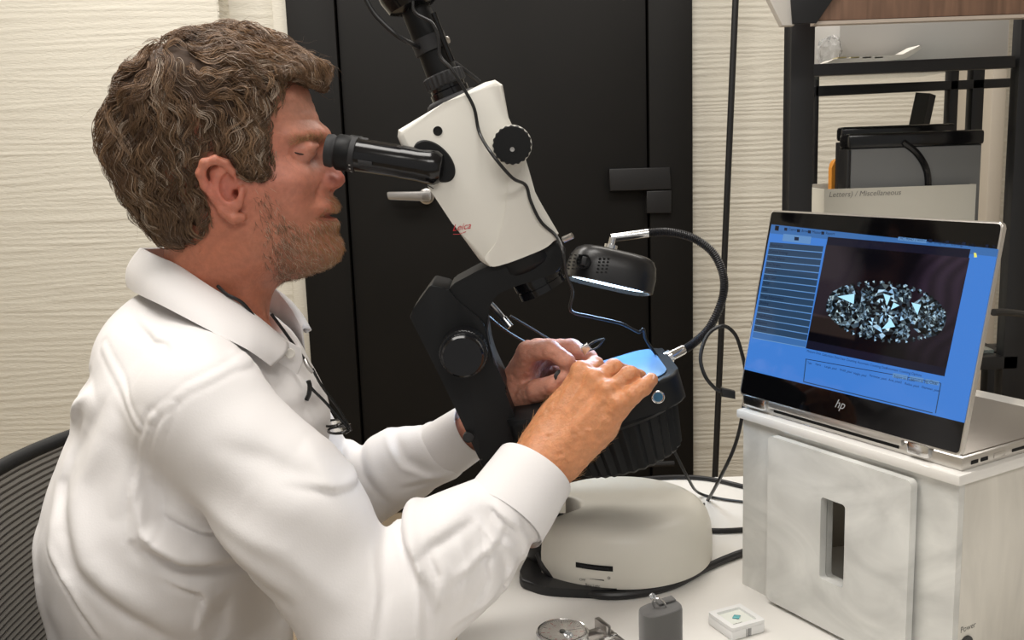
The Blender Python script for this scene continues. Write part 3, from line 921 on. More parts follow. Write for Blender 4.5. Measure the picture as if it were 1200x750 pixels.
FOLDS = [  # polyline, height (m), width (m), depth of reference; the valley lies on the left of the travel direction
    ([(163, 622), (213, 660), (269, 685), (300, 700)], .010, .012, .90),
    ([(262, 687), (255, 720), (256, 750)], -.005, .008, .96),
    ([(122, 443), (90, 468), (63, 505)], .007, .012, 1.0),
    ([(150, 470), (110, 540), (98, 600)], .004, .014, .97),
    ([(50, 606), (66, 656), (74, 750)], .006, .010, 1.0),
    ([(75, 560), (120, 640), (190, 700), (230, 745)], .006, .014, .93),
    ([(170, 560), (185, 610), (240, 650)], -.006, .010, .91),
    ([(100, 500), (90, 560), (110, 640)], -.003, .014, .97),
    ([(300, 432), (350, 455), (385, 495), (425, 545)], .004, .012, .90),
    ([(250, 500), (320, 520), (400, 560), (440, 585)], .0035, .016, .87),
    ([(205, 560), (270, 590), (350, 620), (430, 690)], -.0035, .018, .86),
    ([(330, 470), (380, 520), (430, 590)], -.003, .012, .88),
    ([(230, 620), (290, 650), (360, 690)], .005, .012, .87),
    ([(463, 585), (480, 630), (505, 668), (514, 700)], .009, .009, .89),
    ([(488, 620), (500, 650), (503, 690), (502, 750)], -.005, .006, .89),
    ([(508, 628), (522, 652), (520, 690)], .005, .006, .90),
    ([(482, 622), (520, 600), (560, 583)], .004, .009, .93),
    ([(528, 655), (573, 628), (600, 604)], .0035, .005, .92),
    ([(527, 711), (575, 690), (612, 650)], .0035, .005, .91),
    ([(573, 600), (578, 660), (560, 700)], .004, .006, .92),
    ([(608, 596), (623, 622), (621, 665)], -.005, .005, .94),
    ([(560, 580), (582, 600), (606, 622)], -.005, .005, .945),
    ([(575, 572), (592, 586), (612, 604)], .005, .004, .955),
    ([(545, 600), (560, 640), (550, 690)], -.003, .007, .92),
    ([(590, 620), (600, 650), (590, 690)], .003, .005, .93),
    ([(118, 446), (100, 462), (84, 490)], .004, .005, 1.0),
    ([(175, 605), (225, 640), (285, 655), (330, 668)], .004, .005, .89),
    ([(70, 620), (110, 660), (150, 720)], .003, .005, .95),
    ([(215, 345), (250, 366), (300, 410)], .002, .005, .98),
    ([(140, 372), (190, 392), (240, 392)], .0025, .006, .99),
    ([(330, 560), (390, 575), (450, 590)], .0022, .005, .86),
    ([(420, 560), (440, 600), (480, 650)], .003, .006, .87),
    ([(360, 455), (395, 490), (425, 535)], .0025, .005, .90),
    ([(200, 655), (240, 690), (250, 730)], .003, .005, .93),
    ([(440, 640), (450, 690), (445, 745)], -.0025, .005, .86),
]
FFOLDS = [
    ([(425, 505), (440, 540), (470, 575)], .003, .010, 1.28),
    ([(455, 500), (480, 530), (520, 540)], -.003, .008, 1.26),
    ([(470, 560), (510, 548), (550, 538)], .0028, .006, 1.25),
    ([(405, 500), (412, 560)], .004, .009, 1.28),
    ([(495, 492), (515, 515), (540, 525)], .0025, .007, 1.24),
]
CUF_R = (P(597, 596, .960), P(627, 552, .988)); CUF_L = (P(518, 528, 1.235), P(557, 502, 1.205))
def shirt_f(p, detail=True):
    S = 0.62
    y = p[:, 1]
    d = cone(p, P(205, 920, HY), P(205, 800, HY), .128, .122, S, HY)
    d = smin(d, cone(p, P(205, 800, HY), P(212, 590, HY), .122, .122, S, HY), .05)
    d = smin(d, cone(p, P(212, 590, HY), P(238, 470, HY), .122, .115, S, HY), .05)
    d = smin(d, cone(p, P(232, 474, HY), P(252, 420, HY), .106, .060, .78, HY), .03)
    d = smin(d, ellip(p, P(302, 500, HY), (.082, .115, .085)), .04)
    d = smin(d, cone(p, P(236, 378, HY), P(282, 432, HY), .052, .068), .025)
    d = smin(d, ellip(p, P(192, 402, HY), (.062, .115, .058)), .03)
    for sgn in (-1, 1):
        sh = P(238, 462, .950); sh[1] = HY + sgn * (HY - .950)
        if sgn > 0: sh = sh + np.array([-.035, 0, -.02])
        nk = P(226, 408, 1.05); nk[1] = HY + sgn * .045
        d = smin(d, cone(p, nk, sh, .042, .050), .035)
    # near sleeve
    a = P(240, 482, .938); b = P(346, 602, .905); c = P(437, 738, .890); w0 = P(524, 655, .925); w1 = CUF_R[0]; w2 = P(608, 580, .970)
    e = smin(cone(p, a, b, .062, .062), cone(p, b, c, .062, .060), .03)
    g = smin(cone(p, c, w0, .062, .060), cone(p, w0, w1, .056, .045), .02)
    g = smin(g, cone(p, w1, w2, .040, .036), .01)
    e = smin(e, g, .016)
    d = smin(d, e, .028)
    # far sleeve
    a = P(243, 458, .935); a[1] = 2 * HY - .945; a = a + np.array([-.045, 0, -.03])
    c = P(395, 590, 1.315); b = (a + c) / 2; w0 = P(470, 545, 1.27); w1 = CUF_L[0]; w2 = P(528, 522, 1.228)
    e = smin(cone(p, a, c, .056, .056), cone(p, c, w0, .056, .050), .02)
    e = smin(e, cone(p, w0, w1, .050, .039), .012)
    e = smin(e, cone(p, w1, w2, .037, .033), .01)
    d = smin(d, e, .03)
    # neck opening
    n0 = P(272, 300, HY); n1 = P(262, 372, HY)
    d = smax(d, -cone(p, (n0[0], HY, n0[2]), (n1[0], HY, n1[2]), .062, .064), .006)
    v0 = P(318, 360, HY); v1 = P(340, 400, HY)
    d = smax(d, -cone(p, (v0[0], HY, v0[2]), (v1[0], HY, v1[2]), .030, .010), .006)
    if detail:
        m = np.clip((HY + .02 - y) / .03, 0, 1)
        for pts, am, wd, Yr in FOLDS:
            d = d - fold(p, pts, am, wd, Yr) * m
        m2 = np.clip((y - HY - .02) / .03, 0, 1)
        for pts, am, wd, Yr in FFOLDS:
            d = d - fold(p, pts, am, wd, Yr) * m2
        q = p @ np.array([[1, .2, .5], [-.3, 1, .2], [-.4, -.3, 1]])
        d = d - .0014 * noise3(q * np.array([[14, 10, 26]]), 2) - .0016 * (np.abs(noise3(q * np.array([[34, 12, 16]]), 7)) - .3)
        # seams: yoke and armhole stand a little proud
        for pts, Yr, am in (([(106, 415), (150, 448), (191, 480)], .96, .002), ([(191, 480), (232, 446), (276, 427), (298, 430)], .92, .002),
                            ([(191, 480), (170, 524), (158, 580), (163, 622)], .91, .0022), ([(210, 470), (188, 520), (176, 580), (180, 625)], .90, .0012)):
            r, _, _ = seg2(p, pts, Yr); d = d - am * .28 * np.exp(-(r / .0045) ** 2) * m + .0009 * np.exp(-((r - .006) / .0026) ** 2) * m
    return d
SV, SF = surfnet(lambda p: shirt_f(p), (-.63, .77, .60), (.09, 1.44, P(200, 300, HY)[2] + .02), .0027, fac=1.7, extra=.014)
shirt = fastmesh('shirt', SV, SF, M_shirt, man)
print('verts', len(HV), len(RV), len(LV), len(BV), len(SV), len(CV))

# cuffs: open cloth bands
def band(name, A, B, rA, rB, th, m, parent, seg=48, flat=1.0, skew=0.0):
    A = V3(A); B = V3(B); ax, s, t = frame(B - A)
    L = (B - A).length; bm = bmesh.new(); rings = []
    prof = [(0, rA), (.3 * L, rA * .7 + rB * .3 + .0006), (.75 * L, rB + .0008), (L - .002, rB), (L, rB - th * .4), (L - .001, rB - th), (L * .5, rB - th * 1.2), (0, rA - th * 1.5)]
    for h, r in prof:
        rings.append([bm.verts.new(A + ax * (h + skew * math.cos(2 * math.pi * k / seg) * (h / L)) + (s * math.cos(2 * math.pi * k / seg) + t * flat * math.sin(2 * math.pi * k / seg)) * (r * (1 + .02 * math.sin(3 * 2 * math.pi * k / seg + 1)))) for k in range(seg)])
    for a_, b_ in zip(rings[:-1], rings[1:]):
        for k in range(seg): bm.faces.new((a_[k], a_[(k + 1) % seg], b_[(k + 1) % seg], b_[k]))
    return bobj(name, bm, m, parent)
cr = band('cuff', P(588, 609, .950), P(627, 551, .990), .0465, .0435, .0025, M_shirt, shirt)
cl = band('cuff', P(515, 530, 1.237), P(557, 502, 1.205), .0385, .0355, .0025, M_shirt, shirt)
M_button = mat('button', (0.75, 0.72, 0.66), 0.3)

# collar: inner stand and folded leaf, near and far halves from one profile
top = [(164, 291, HY), (180, 299, 1.063), (207, 311, 1.044), (251, 339, 1.030), (288, 361, 1.030), (313, 380, 1.038), (338, 402, 1.055)]
bot = [(158, 335, HY), (172, 343, 1.045), (200, 357, 1.012), (251, 387, .992), (282, 405, .994), (298, 417, 1.002), (310, 428, 1.012)]
def half(l, s):
    out = []
    for x, y, Y in l:
        q = P(x, y, Y)
        if s > 0: q[1] = 2 * HY - q[1]
        out.append(q)
    return out
for s in (-1, 1):
    T = catmull(half(top, s), 6); B = catmull(half(bot, s), 6)
    bm = bmesh.new(); rows = []
    K = 6
    nrm = np.array([0, s * .0, 0.])
    for i, (a, b) in enumerate(zip(T, B)):
        cen = np.array([P(262, 360, HY)[0], HY, a[2]])
        out = a - cen; out[2] = 0; out /= np.linalg.norm(out) + 1e-9; b = b + out * .009
        row = []
        for k in range(K + 1):
            t = k / K; q = a * (1 - t) + b * t + out * .007 * math.sin(math.pi * t)
            row.append(q)
        inn = [a - out * .003 + np.array([0, 0, -.001]), a - out * .004 + np.array([0.002, 0, -.034])]
        row = [inn[1], inn[0]] + row + [b - out * .0025 + np.array([0, 0, .001])]
        rows.append([bm.verts.new(V3(q)) for q in row])
    for r0_, r1_ in zip(rows[:-1], rows[1:]):
        for k in range(len(r0_) - 1): bm.faces.new((r0_[k], r0_[k + 1], r1_[k + 1], r1_[k]))
    o = bobj('collar', bm, M_shirt, shirt, angle=60)
    sm = o.modifiers.new('thick', 'SOLIDIFY'); sm.thickness = .0012; sm.offset = 0
# collar stand end with its button, near side
cs = prism('collar_stand', [P(334, 398, 1.052), P(352, 408, 1.06), P(355, 424, 1.062), P(347, 442, 1.058), P(330, 430, 1.046), P(316, 420, 1.04)], (0, .003, 0), M_shirt, shirt, bev=.001)
lathe('button', P(340, 414, 1.047), (.1, -1, .1), [(0, .0056), (.0016, .0056), (.002, .0048), (.0015, .004), (.0015, 0)], M_button, shirt, 20)

# ================================================================== the microscope
MY = 1.10
def PP(x, y, Y=MY): return P(x, y, Y)
M_text_red = mat('red_print', (0.55, 0.02, 0.03), 0.4)
M_text_dark = mat('dark_print', (0.05, 0.05, 0.05), 0.5)
M_textw = mat('pale_print', (0.6, 0.6, 0.6), 0.5)
M_dark = mat('dark_cavity', (0.004, 0.004, 0.004), 0.8)
M_glass = mat('clear_glass', (1, 1, 1), 0.03, trans=1.0, ior=1.45)
BC = PZ(733, 640, TZ); BC = np.array([BC[0], 1.165, TZ])
scope = thing('stereo_microscope', (BC[0], BC[1], TZ), 'cream and black stereo microscope on its round base, tilted towards the man', 'microscope')
# body
wN, wF = MY - .040, MY + .040
bodypx = [(465, 160), (466, 152), (520, 120), (568, 96), (580, 93), (589, 99), (596, 138), (604, 172), (628, 228), (655, 274), (652, 282), (630, 294), (600, 306), (574, 314), (562, 306), (530, 262), (497, 212), (470, 172)]
A = pxpoly(bodypx, wN)
bd = prism('body_housing', A, (0, wF - wN, 0), M_scope, scope, bev=.007, seg=5)
# lower cowl: the swept panel of the right half stands proud
cw = prism('side_panel', smooth_poly(pxpoly([(594, 142), (604, 172), (628, 228), (656, 276), (640, 291), (600, 307), (576, 314), (566, 303), (582, 285), (592, 250), (596, 205)], wN - .003), .3, 4), (0, wF - wN + .006, 0), M_scope, bd, bev=.004, seg=4)
ax = PP(650, 330) - PP(530, 100); ax[1] = 0; ax = ax / np.linalg.norm(ax)     # optical axis pointing down
rt = np.array([-ax[2], 0, ax[0]]); rt = rt if rt[0] > 0 else -rt
pt = P(532, 261, wN - .0005)
u_ = P(545, 270, wN) - P(531, 269, wN)
text('brand_lettering', 'Leica', P(530, 271, wN - .0006), (1, 0, .12), (-.02, 0, 1),   .0098, M_text_red, bd, shear=.4)
tube('lettering_underline', [P(531, 274.5, wN - .0008), P(538, 274.5, wN - .0008), P(546, 271.5, wN - .0008)], .0003, M_text_red, bd, 6)
lathe('screw_hole', P(513, 153.5, wN), (0, -1, 0), [(-.002, .0042), (.0006, .0050), (.0007, .0044), (.0003, .0040), (.0003, 0)], M_dark, bd, 24)
tube('panel_seam', [P(499, 216, wN - .0002), P(508, 221, wN - .0002)], .0005, M_dark, bd, 6)
# eyepiece boss: black oval set in the flank
bc = P(509, 189, wN)
bm = bmesh.new()
d1 = V3(P(527, 209, wN) - P(488, 170, wN)).normalized(); d2 = d1.cross(Vector((0, 1, 0)))
NB_ = 40; rg = []
for h, sc_ in ((.012, 1.0), (-.001, 1.0), (-.003, .93)):
    rg.append([bm.verts.new(V3(bc) + Vector((0, h, 0)) + d1 * (.027 * sc_ * math.cos(2 * math.pi * k / NB_)) + d2 * (.0165 * sc_ * math.sin(2 * math.pi * k / NB_))) for k in range(NB_)])
for a_, b_ in zip(rg[:-1], rg[1:]):
    for k in range(NB_): bm.faces.new((a_[k], a_[(k + 1) % NB_], b_[(k + 1) % NB_], b_[k]))
bm.faces.new(rg[-1])
bobj('eyepiece_mount', bm, M_blackplastic, scope)
# eyepieces (two, side by side)
for Ye in (MY - .036, MY + .036):
    k = MY - .036
    e0 = P(399, 178.5, k); e1 = P(514, 197, k - .008); e0[1] = Ye; e1[1] = Ye + (Ye - MY) * .22
    d = e1 - e0; L = np.linalg.norm(d); dn = d / L
    ep = lathe('eyepiece', e0, d, [(.034 * L, .0165), (.10 * L, .0172), (.62 * L, .0172), (.62 * L, .0178), (.80 * L, .0178), (.90 * L, .0190), (L * .98, .0185), (L * 1.03, .0150), (L * 1.05, .008)], M_gloss, scope, 48)
    lathe('focus_ring', e0, d, [(-.004, .0178), (-.002, .0192), (.0105, .0192), (.012, .0182)], M_blackplastic, ep, 96, ribs=(48, .0007, 1, 2))
    lathe('scale_ring', e0, d, [(.012, .0184), (.0175, .0184), (.018, .0175)], M_rubber, ep, 48)
    for q in range(9):
        an = 2 * math.pi * q / 40 - .35
        a_, s_, t_ = frame(d)
        c_ = V3(e0) + a_ * .0146 + (s_ * math.cos(an + math.pi) + t_ * math.sin(an)) * .0186
        w_ = (s_ * math.cos(an + math.pi) + t_ * math.sin(an))
        bm_ = bmesh.new(); bm_box(bm_, c_ - a_ * .0008, a_ * .0016, w_.cross(a_) * .0009, w_ * .0003)
        if Ye < MY and q % 2 == 0: bobj('scale_mark', bm_, M_textw, ep)
        else: bm_.free()
    lathe('eyecup', e0, d, [(-.0045, .0), (-.0045, .0115), (-.0135, .0135), (-.0150, .0155), (-.0145, .0172), (-.009, .0178), (-.006, .0165), (-.004, .0172)], M_rubber, ep, 48)
    if Ye < MY:
        for u0_, u1_, nm in ((.20, .34, 'locking_slot'),):
            c_ = V3(e0) + V3(dn) * (u0_ * L) + Vector((0, -.0172, -.004))
            box(nm, c_, V3(dn) * ((u1_ - u0_) * L), (0, 0, -.0045), (0, -.0006, 0), M_rubber, ep, bev=.0002)
# zoom knobs, both flanks
for s_ in (-1, 1):
    k0 = P(600, 170, wN - .012); k0[1] = MY + s_ * (MY - (wN - .002))
    lathe('zoom_knob_collar', k0 - np.array([0, s_ * -.002, 0]), (0, s_, 0), [(0, .0212), (.006, .0210), (.007, .019)], M_scope, scope, 40)
    kn = lathe('zoom_knob', k0 + np.array([0, s_ * .006, 0]), (0, s_, 0), [(0, .0195), (.001, .0205), (.020, .0205), (.022, .0190), (.0225, 0)], M_blackplastic, scope, 120, ribs=(20, .0012, 1, 2))
    lathe('knob_screw', k0 + np.array([0, s_ * .0283, -.0045]), (0, s_, 0), [(0, .0024), (.0008, .0024), (.0008, .0012), (.0003, 0)], M_steel, kn, 16)
# photo port, adapter tube and camera
q0 = PP(531, 118); q1 = PP(478, -12)
ud = (q1 - q0) / np.linalg.norm(q1 - q0)
lathe('port_flange', q0, ud, [(-.010, .0305), (0, .0305), (.003, .029), (.005, .0255)], M_rubber, scope, 48)
lathe('port_ring', q0, ud, [(.003, .0215), (.012, .0215), (.0135, .0195), (.018, .0195)], M_gloss, scope, 48)
lathe('port_clamp_ring', q0, ud, [(.017, .0205), (.0185, .0228), (.030, .0228), (.0315, .0205)], M_rubber, scope, 120, ribs=(24, .0014, 1, 2))
lathe('camera_tube', q0, ud, [(.030, .0175), (.056, .0165), (.057, .0185), (.072, .0185), (.073, .0165), (.108, .0160)], M_blackplastic, scope, 48)
lathe('tube_ring', q0, ud, [(.0565, .0192), (.0725, .0192)], M_rubber, scope, 48)
cs_ = lathe('tube_screw', q0 + ud * .066 + np.array([.015, -.010, 0]), (.9, -.5, .2), [(0, .004), (.007, .004), (.0075, .0032), (.008, 0)], M_steel, scope, 24)
lathe('camera_head', q0, ud, [(.104, .021), (.108, .0285), (.116, .031), (.122, .033), (.19, .034), (.194, .030)], M_gloss, scope, 48)
tube('camera_light_tube', [P(508, 15, MY - .022), P(519, 45, MY - .02), P(530, 72, MY - .02)], .0030, M_gloss, scope, 12, 4)
# carrier ring under the body, objective
b0 = P(614, 297, MY)
lathe('carrier_ring', b0 - ax * .012, ax, [(0, .040), (.002, .0425), (.022, .0425), (.026, .040), (.030, .034)], M_blackplastic, scope, 56)
lathe('objective', b0 + ax * .016, ax, [(0, .0285), (.020, .0285), (.0205, .0262), (.023, .0262), (.0235, .0275), (.031, .0275), (.032, .022), (.026, .018), (.026, 0)], M_gloss, scope, 56)
cN, cF = MY - .036, MY + .036
car = prism('carrier_arm', smooth_poly(pxpoly([(523, 337), (566, 314), (632, 292), (655, 283), (664, 293), (656, 318), (632, 327), (606, 335), (584, 344), (575, 356), (571, 378), (576, 410), (560, 430), (535, 400)], cN), .22, 4), (0, cF - cN, 0), M_blackplastic, scope, bev=.003)
ck = tube('clamp_screw', [P(660, 281, MY - .03), P(671, 276, MY - .034)], .0035, M_steel, scope, 12)
# column
col = prism('column', smooth_poly(pxpoly([(480, 372), (484, 362), (505, 333), (524, 338), (536, 352), (566, 376), (580, 425), (594, 455), (592, 460), (613, 512), (600, 528), (562, 540), (553, 520), (515, 440)], cN - .004), .12, 3), (0, cF - cN + .008, 0), M_blackplastic, scope, bev=.003)
prism('column_cable_clip', pxpoly([(504, 337), (512, 330), (516, 334), (513, 345), (507, 345)], MY), (0, .01, 0), M_black, col, bev=.001)
for s_ in (-1, 1):
    f0 = P(544, 409, cN - .008); f0[1] = MY + s_ * (MY - cN + .004)
    kn = lathe('focus_knob', f0, (0, s_, 0), [(0, .024), (.002, .0265), (.030, .0265), (.031, .0245), (.031, .0235), (.044, .0225), (.046, .0205), (.0465, 0)], M_gloss, scope, 120, ribs=(44, .0010, 1, 2))
lathe('pivot_bolt', P(549, 511, cN - .004), (0, -1, 0), [(0, .006), (.006, .006), (.0065, .0045), (.007, 0)], M_black, col, 24)
# pivot block joining column to the stage
prism('pivot_block', smooth_poly(pxpoly([(560, 540), (612, 512), (640, 500), (700, 500), (690, 545), (640, 590), (600, 575), (572, 560)], MY - .022), .15, 3), (0, .05, 0), M_blackplastic, scope, bev=.004)
# stage
sA = P(594, 500, 1.03); sB = P(800, 438, 1.03)
e1 = (sB - sA); e1[1] = 0; sL = np.linalg.norm(e1); e1 = e1 / sL; e2 = np.array([0, 1.0, 0]); e3 = np.cross(e1, e2)
so = sA.copy(); sWd = .165
def ST(a, b, h=0): return so + e1 * a + e2 * b + e3 * h
rectS = round_poly([ST(0, 0), ST(sL, 0), ST(sL, sWd), ST(0, sWd)], .035, 8)
stg = prism('stage_housing', rectS, -e3 * .034, M_blackplastic, scope, bev=.005, seg=4)
M_frost = mat('frosted_plate', (0.085, 0.19, 0.36), 0.4, noise=((30, 30, 30), .08))
prism('stage_plate', round_poly([ST(.075, .010, .0005), ST(sL - .012, .010, .0005), ST(sL - .012, sWd - .010, .0005), ST(.075, sWd - .010, .0005)], .028, 8), e3 * .0015, M_frost, stg, bev=.0005)
sbp = PPL(771, 465, ST(0, -.0005), e2)
M_blue = mat('switch_blue', (0.03, 0.12, 0.22), 0.3)
sb = lathe('switch_ring', sbp, (0, -1, 0), [(-.002, .0072), (.0016, .0072), (.002, .0064), (.0014, .0056)], M_chrome, stg, 32)
lathe('switch_button', sbp, (0, -1, 0), [(0, .0054), (.0016, .0052), (.0018, 0)], M_blue, stg, 24)
# light well under the stage, ribbed drum
dc = ST(sL * .60, sWd * .5, -.034)
lathe('light_well_housing', dc + e3 * .004, -e3, [(0, .080), (.008, .082), (.012, .078)], M_blackplastic, scope, 64)
lathe('ribbed_drum', dc, -e3, [(.008, .074), (.012, .074), (.062, .066), (.066, .060), (.066, 0)], M_blackplastic, scope, 192, ribs=(32, .004, 0, 3))
dn_ = dc - e3 * .06
cutc = PZ(644, 606, TZ + .06)
hub0 = cutc.copy(); hub0[2] = TZ + .01
tube('neck_bracket', [P(640, 550, 1.12), hub0 + np.array([0, 0, .03])], .018, M_black, scope, 16)
# pale post at the rear of the base
prism('base_post', pxpoly([(652, 566), (663, 560), (663, 602), (652, 602)], 1.085), (0, .02, 0), M_base, scope, bev=.002)
# base: black foot and cream dome with the swept left side
fp = [(604, 688), (640, 699), (700, 702), (740, 699), (790, 689), (822, 671), (832, 650), (825, 600), (790, 572), (700, 566), (655, 577), (640, 600), (630, 640)]
foot = prism('foot_plate', smooth_poly([PZ(x, y, TZ) for x, y in fp], .3, 4), (0, 0, .011), M_black, scope, bev=.003)
Rb = .111; Hb = .066
cx, cy = BC[0] - .009, BC[1] - .009
bm = bmesh.new(); Nn = 96; rings = []
prof = [(0.0, .985), (.004, 1.0), (.40, 1.0), (.62, .985), (.78, .955), (.90, .905), (.965, .85), (1.0, .76), (1.012, .6), (1.015, .3)]
def outline(th, f):
    x = math.cos(th); y = math.sin(th); r = Rb * f
    r = min(rad(th) * f, hit(th) - (1 - f) * .03)
    return cx + r * x, cy + r * y
def rad(th):
    a = (th + math.pi) % (2 * math.pi) - math.pi
    return Rb * (1 + .06 * math.exp(-((a + 2.62) / .40) ** 2))
def hit(th):
    # concave sweep where the pivot sits: first crossing of the circle, seen from the dome's centre
    ox, oy = cx - cutc[0], cy - cutc[1]; dx, dy = math.cos(th), math.sin(th); rc = .035
    b = ox * dx + oy * dy; c = ox * ox + oy * oy - rc * rc; q = b * b - c
    if q < 0 or b > 0: return 9.0
    return -b - math.sqrt(q)
for h, f in prof:
    ring = []
    for k in range(Nn):
        px, py = outline(2 * math.pi * k / Nn, f); ring.append(bm.verts.new((px, py, TZ + .0095 + h * Hb)))
    rings.append(ring)
for a_, b_ in zip(rings[:-1], rings[1:]):
    for k in range(Nn): bm.faces.new((a_[k], a_[(k + 1) % Nn], b_[(k + 1) % Nn], b_[k]))
bm.faces.new(rings[-1]); bm.faces.new(list(reversed(rings[0])))
dome = bobj('base_dome', bm, M_base, scope, angle=60)
# wall of the concavity
hb = tube('pivot_hub', [hub0, hub0 + np.array([0, 0, .035])], .029, M_black, scope, 32)
# brightness wheel slot and print on the dome's flank
def on_dome(x, z, out=0.0):
    """point on the dome's flank below photo column x at height z"""
    for i in range(200):
        Y = 1.0 + i * .0012; v = ray(x, 375); q = None
        # march along the horizontal direction of the photo column
        zz = z; p_ = PCOL(x, Y, zz)
        if math.hypot(p_[0] - cx, p_[1] - cy) < Rb + out: return p_
    return p_
def PCOL(x, Y, z):
    y = 640
    for _ in range(8):
        q = P(x, y, Y); y += (q[2] - z) * FPX / Y
    q = P(x, y, Y); return q
sl = [on_dome(x, P(0, 665, 1.065)[2], .0004) for x in np.linspace(675, 718, 8)]
zc = PCOL(697, 1.067, 0)[0]
def flank(th, z, out=0): return np.array([cx + (rad(th) + out) * math.cos(th), cy + (rad(th) + out) * math.sin(th), z])
def find(xp, yp):
    best = None
    for i in range(600):
        th = -math.pi + math.pi * i / 600
        for_z = None
        d0 = ray(xp, yp)
        q = np.array([cx + rad(th) * math.cos(th), cy + rad(th) * math.sin(th)])
        t = q[1] / d0[1]; X = d0[0] * t
        e = abs(X - q[0])
        if best is None or e < best[0]: best = (e, th, CAMZ + d0[2] * t)
    return best[1], best[2]
thA, zA = find(675, 664); thB, zB2 = find(718, 664)
zs = (zA + zB2) / 2
bm = bmesh.new(); n_ = 16; rr_ = []
for z_ in (zs - .0032, zs + .0032):
    rr_.append([bm.verts.new(V3(flank(thA + (thB - thA) * k / n_, z_, .0005))) for k in range(n_ + 1)])
for k in range(n_): bm.faces.new((rr_[0][k], rr_[0][k + 1], rr_[1][k + 1], rr_[1][k]))
bobj('wheel_slot', bm, M_dark, dome)
for k in range(1, 30):
    th_ = thA + (thB - thA) * (.1 + .8 * k / 30)
    q = flank(th_, zs - .0016, .0005); tdir = np.array([-math.sin(th_), math.cos(th_), 0])
    bm = bmesh.new() if k == 1 else bm
    bm_box(bm, q, tdir * .0006, (0, 0, .0028), np.array([math.cos(th_), math.sin(th_), 0]) * .0014)
bobj('brightness_wheel', bm, M_rubber, dome)
def flank_text(s, xp, yp, size, nm):
    th_, z_ = find(xp, yp)
    t_ = text(nm, s, (0, 0, 0), (1, 0, 0), (0, 1, 0), size, M_text_dark, dome, 'LEFT')
    for v in t_.data.vertices:
        u, w = v.co.x, v.co.y
        v.co = V3(flank(th_ + u / Rb, z_ + w, .0004))
flank_text('OFF', 679, 680, .0042, 'print_off')
flank_text('Base Light', 686, 686, .0042, 'print_label')
th_, z_ = find(691, 678)
bm = bmesh.new(); vs = [bm.verts.new(V3(flank(th_ + a / Rb, z_ + b, .0005))) for a, b in ((0, -.0001), (.017, -.0007), (.017, .0007), (0, .0001))]; bm.faces.new(vs)
bobj('print_wedge', bm, M_text_dark, dome)
th_, z_ = find(714, 677)
bm = bmesh.new(); c_ = [(math.cos(a) * r, math.sin(a) * r) for r in (.0016, .0011) for a in np.linspace(0, 6.283, 13)[:12]]
vs = [bm.verts.new(V3(flank(th_ + a / Rb, z_ + b, .0005))) for a, b in c_]
for k in range(12): bm.faces.new((vs[k], vs[(k + 1) % 12], vs[12 + (k + 1) % 12], vs[12 + k]))
bobj('print_ring', bm, M_text_dark, dome)
# gooseneck lamp fixed to the stage
GY = 1.19
lathe('lamp_socket', P(782, 419, 1.14), P(806, 407, 1.15) - P(782, 419, 1.14), [(-.004, .0075), (.004, .0085), (.005, .0062), (.022, .0062), (.024, .0056)], M_chrome, scope, 24)
gp = [P(797, 412, 1.15), P(812, 403, 1.155), P(832, 383, 1.165), (P(846, 352, 1.175)), P(848, 325, 1.18), P(836, 297, 1.185), P(812, 279, 1.19), P(783, 272, 1.19), P(758, 273, 1.19)]
M_goose = mat('gooseneck', (0.016, 0.016, 0.018), 0.35)
gc = catmull(gp, 26)
bm = bmesh.new(); bm_tube(bm, gc, [.0050 + .0005 * math.cos(i * math.pi) for i in range(len(gc))], 12)
bobj('gooseneck', bm, M_goose, scope)
tube('gooseneck_ferrule', [P(760, 273, GY), P(716, 279, GY)], .0052, M_chrome, scope, 16)
lamp_o = P(712, 322, 1.17); la = np.array([-.14, 0.06, 1.0]); la /= np.linalg.norm(la)
# lamp head: a rounded shell, open beneath
lu = P(762, 345, 1.17) - P(662, 322, 1.17); lu[1] = 0; Lw = np.linalg.norm(lu) / 2; lu /= np.linalg.norm(lu)
lv = np.array([.0, .975, -.20]); lw = np.cross(lu, lv); lw /= np.linalg.norm(lw); lv = np.cross(lw, lu)
lc0 = P(712, 335, 1.17)
bm = bmesh.new(); rings = []
for h, f in ((.006, .93), (-.001, .94), (.0, 1.0), (.018, 1.0), (.030, .955), (.037, .88), (.0405, .76), (.0415, .5)):
    ring = []
    for k in range(64):
        a_ = 2 * math.pi * k / 64; ca, sa = math.cos(a_), math.sin(a_)
        r_ = 1 / ((abs(ca) ** 3.2 + abs(sa) ** 3.2) ** (1 / 3.2))
        ring.append(bm.verts.new(V3(lc0 + lu * (Lw * f * r_ * ca) + lv * (.052 * f * r_ * sa) + lw * h)))
    rings.append(ring)
for a_, b_ in zip(rings[:-1], rings[1:]):
    for k in range(64): bm.faces.new((a_[k], a_[(k + 1) % 64], b_[(k + 1) % 64], b_[k]))
bm.faces.new(rings[-1])
lh_ = bobj('lamp_head', bm, mat('lamp_shell', (0.011, 0.011, 0.012), 0.33), scope)
M_led = mat('led_panel', (0.8, 0.85, 0.95), 0.4, emit=(0.62, 0.82, 1.0), estr=4)
bm = bmesh.new(); ring = []
for k in range(48):
    a_ = 2 * math.pi * k / 48; ca, sa = math.cos(a_), math.sin(a_); r_ = 1 / ((abs(ca) ** 3.2 + abs(sa) ** 3.2) ** (1 / 3.2))
    ring.append(bm.verts.new(V3(lc0 + lu * (Lw * .90 * r_ * ca) + lv * (.046 * r_ * sa) + lw * .004)))
bm.faces.new(ring); bobj('lamp_diffuser', bm, M_led, lh_)
ll_ = D.lights.new('stage_lamp_light', 'AREA'); ll_.shape = 'ELLIPSE'; ll_.size = .085; ll_.size_y = .08; ll_.energy = 0.24; ll_.color = (0.38, 0.64, 1.0)
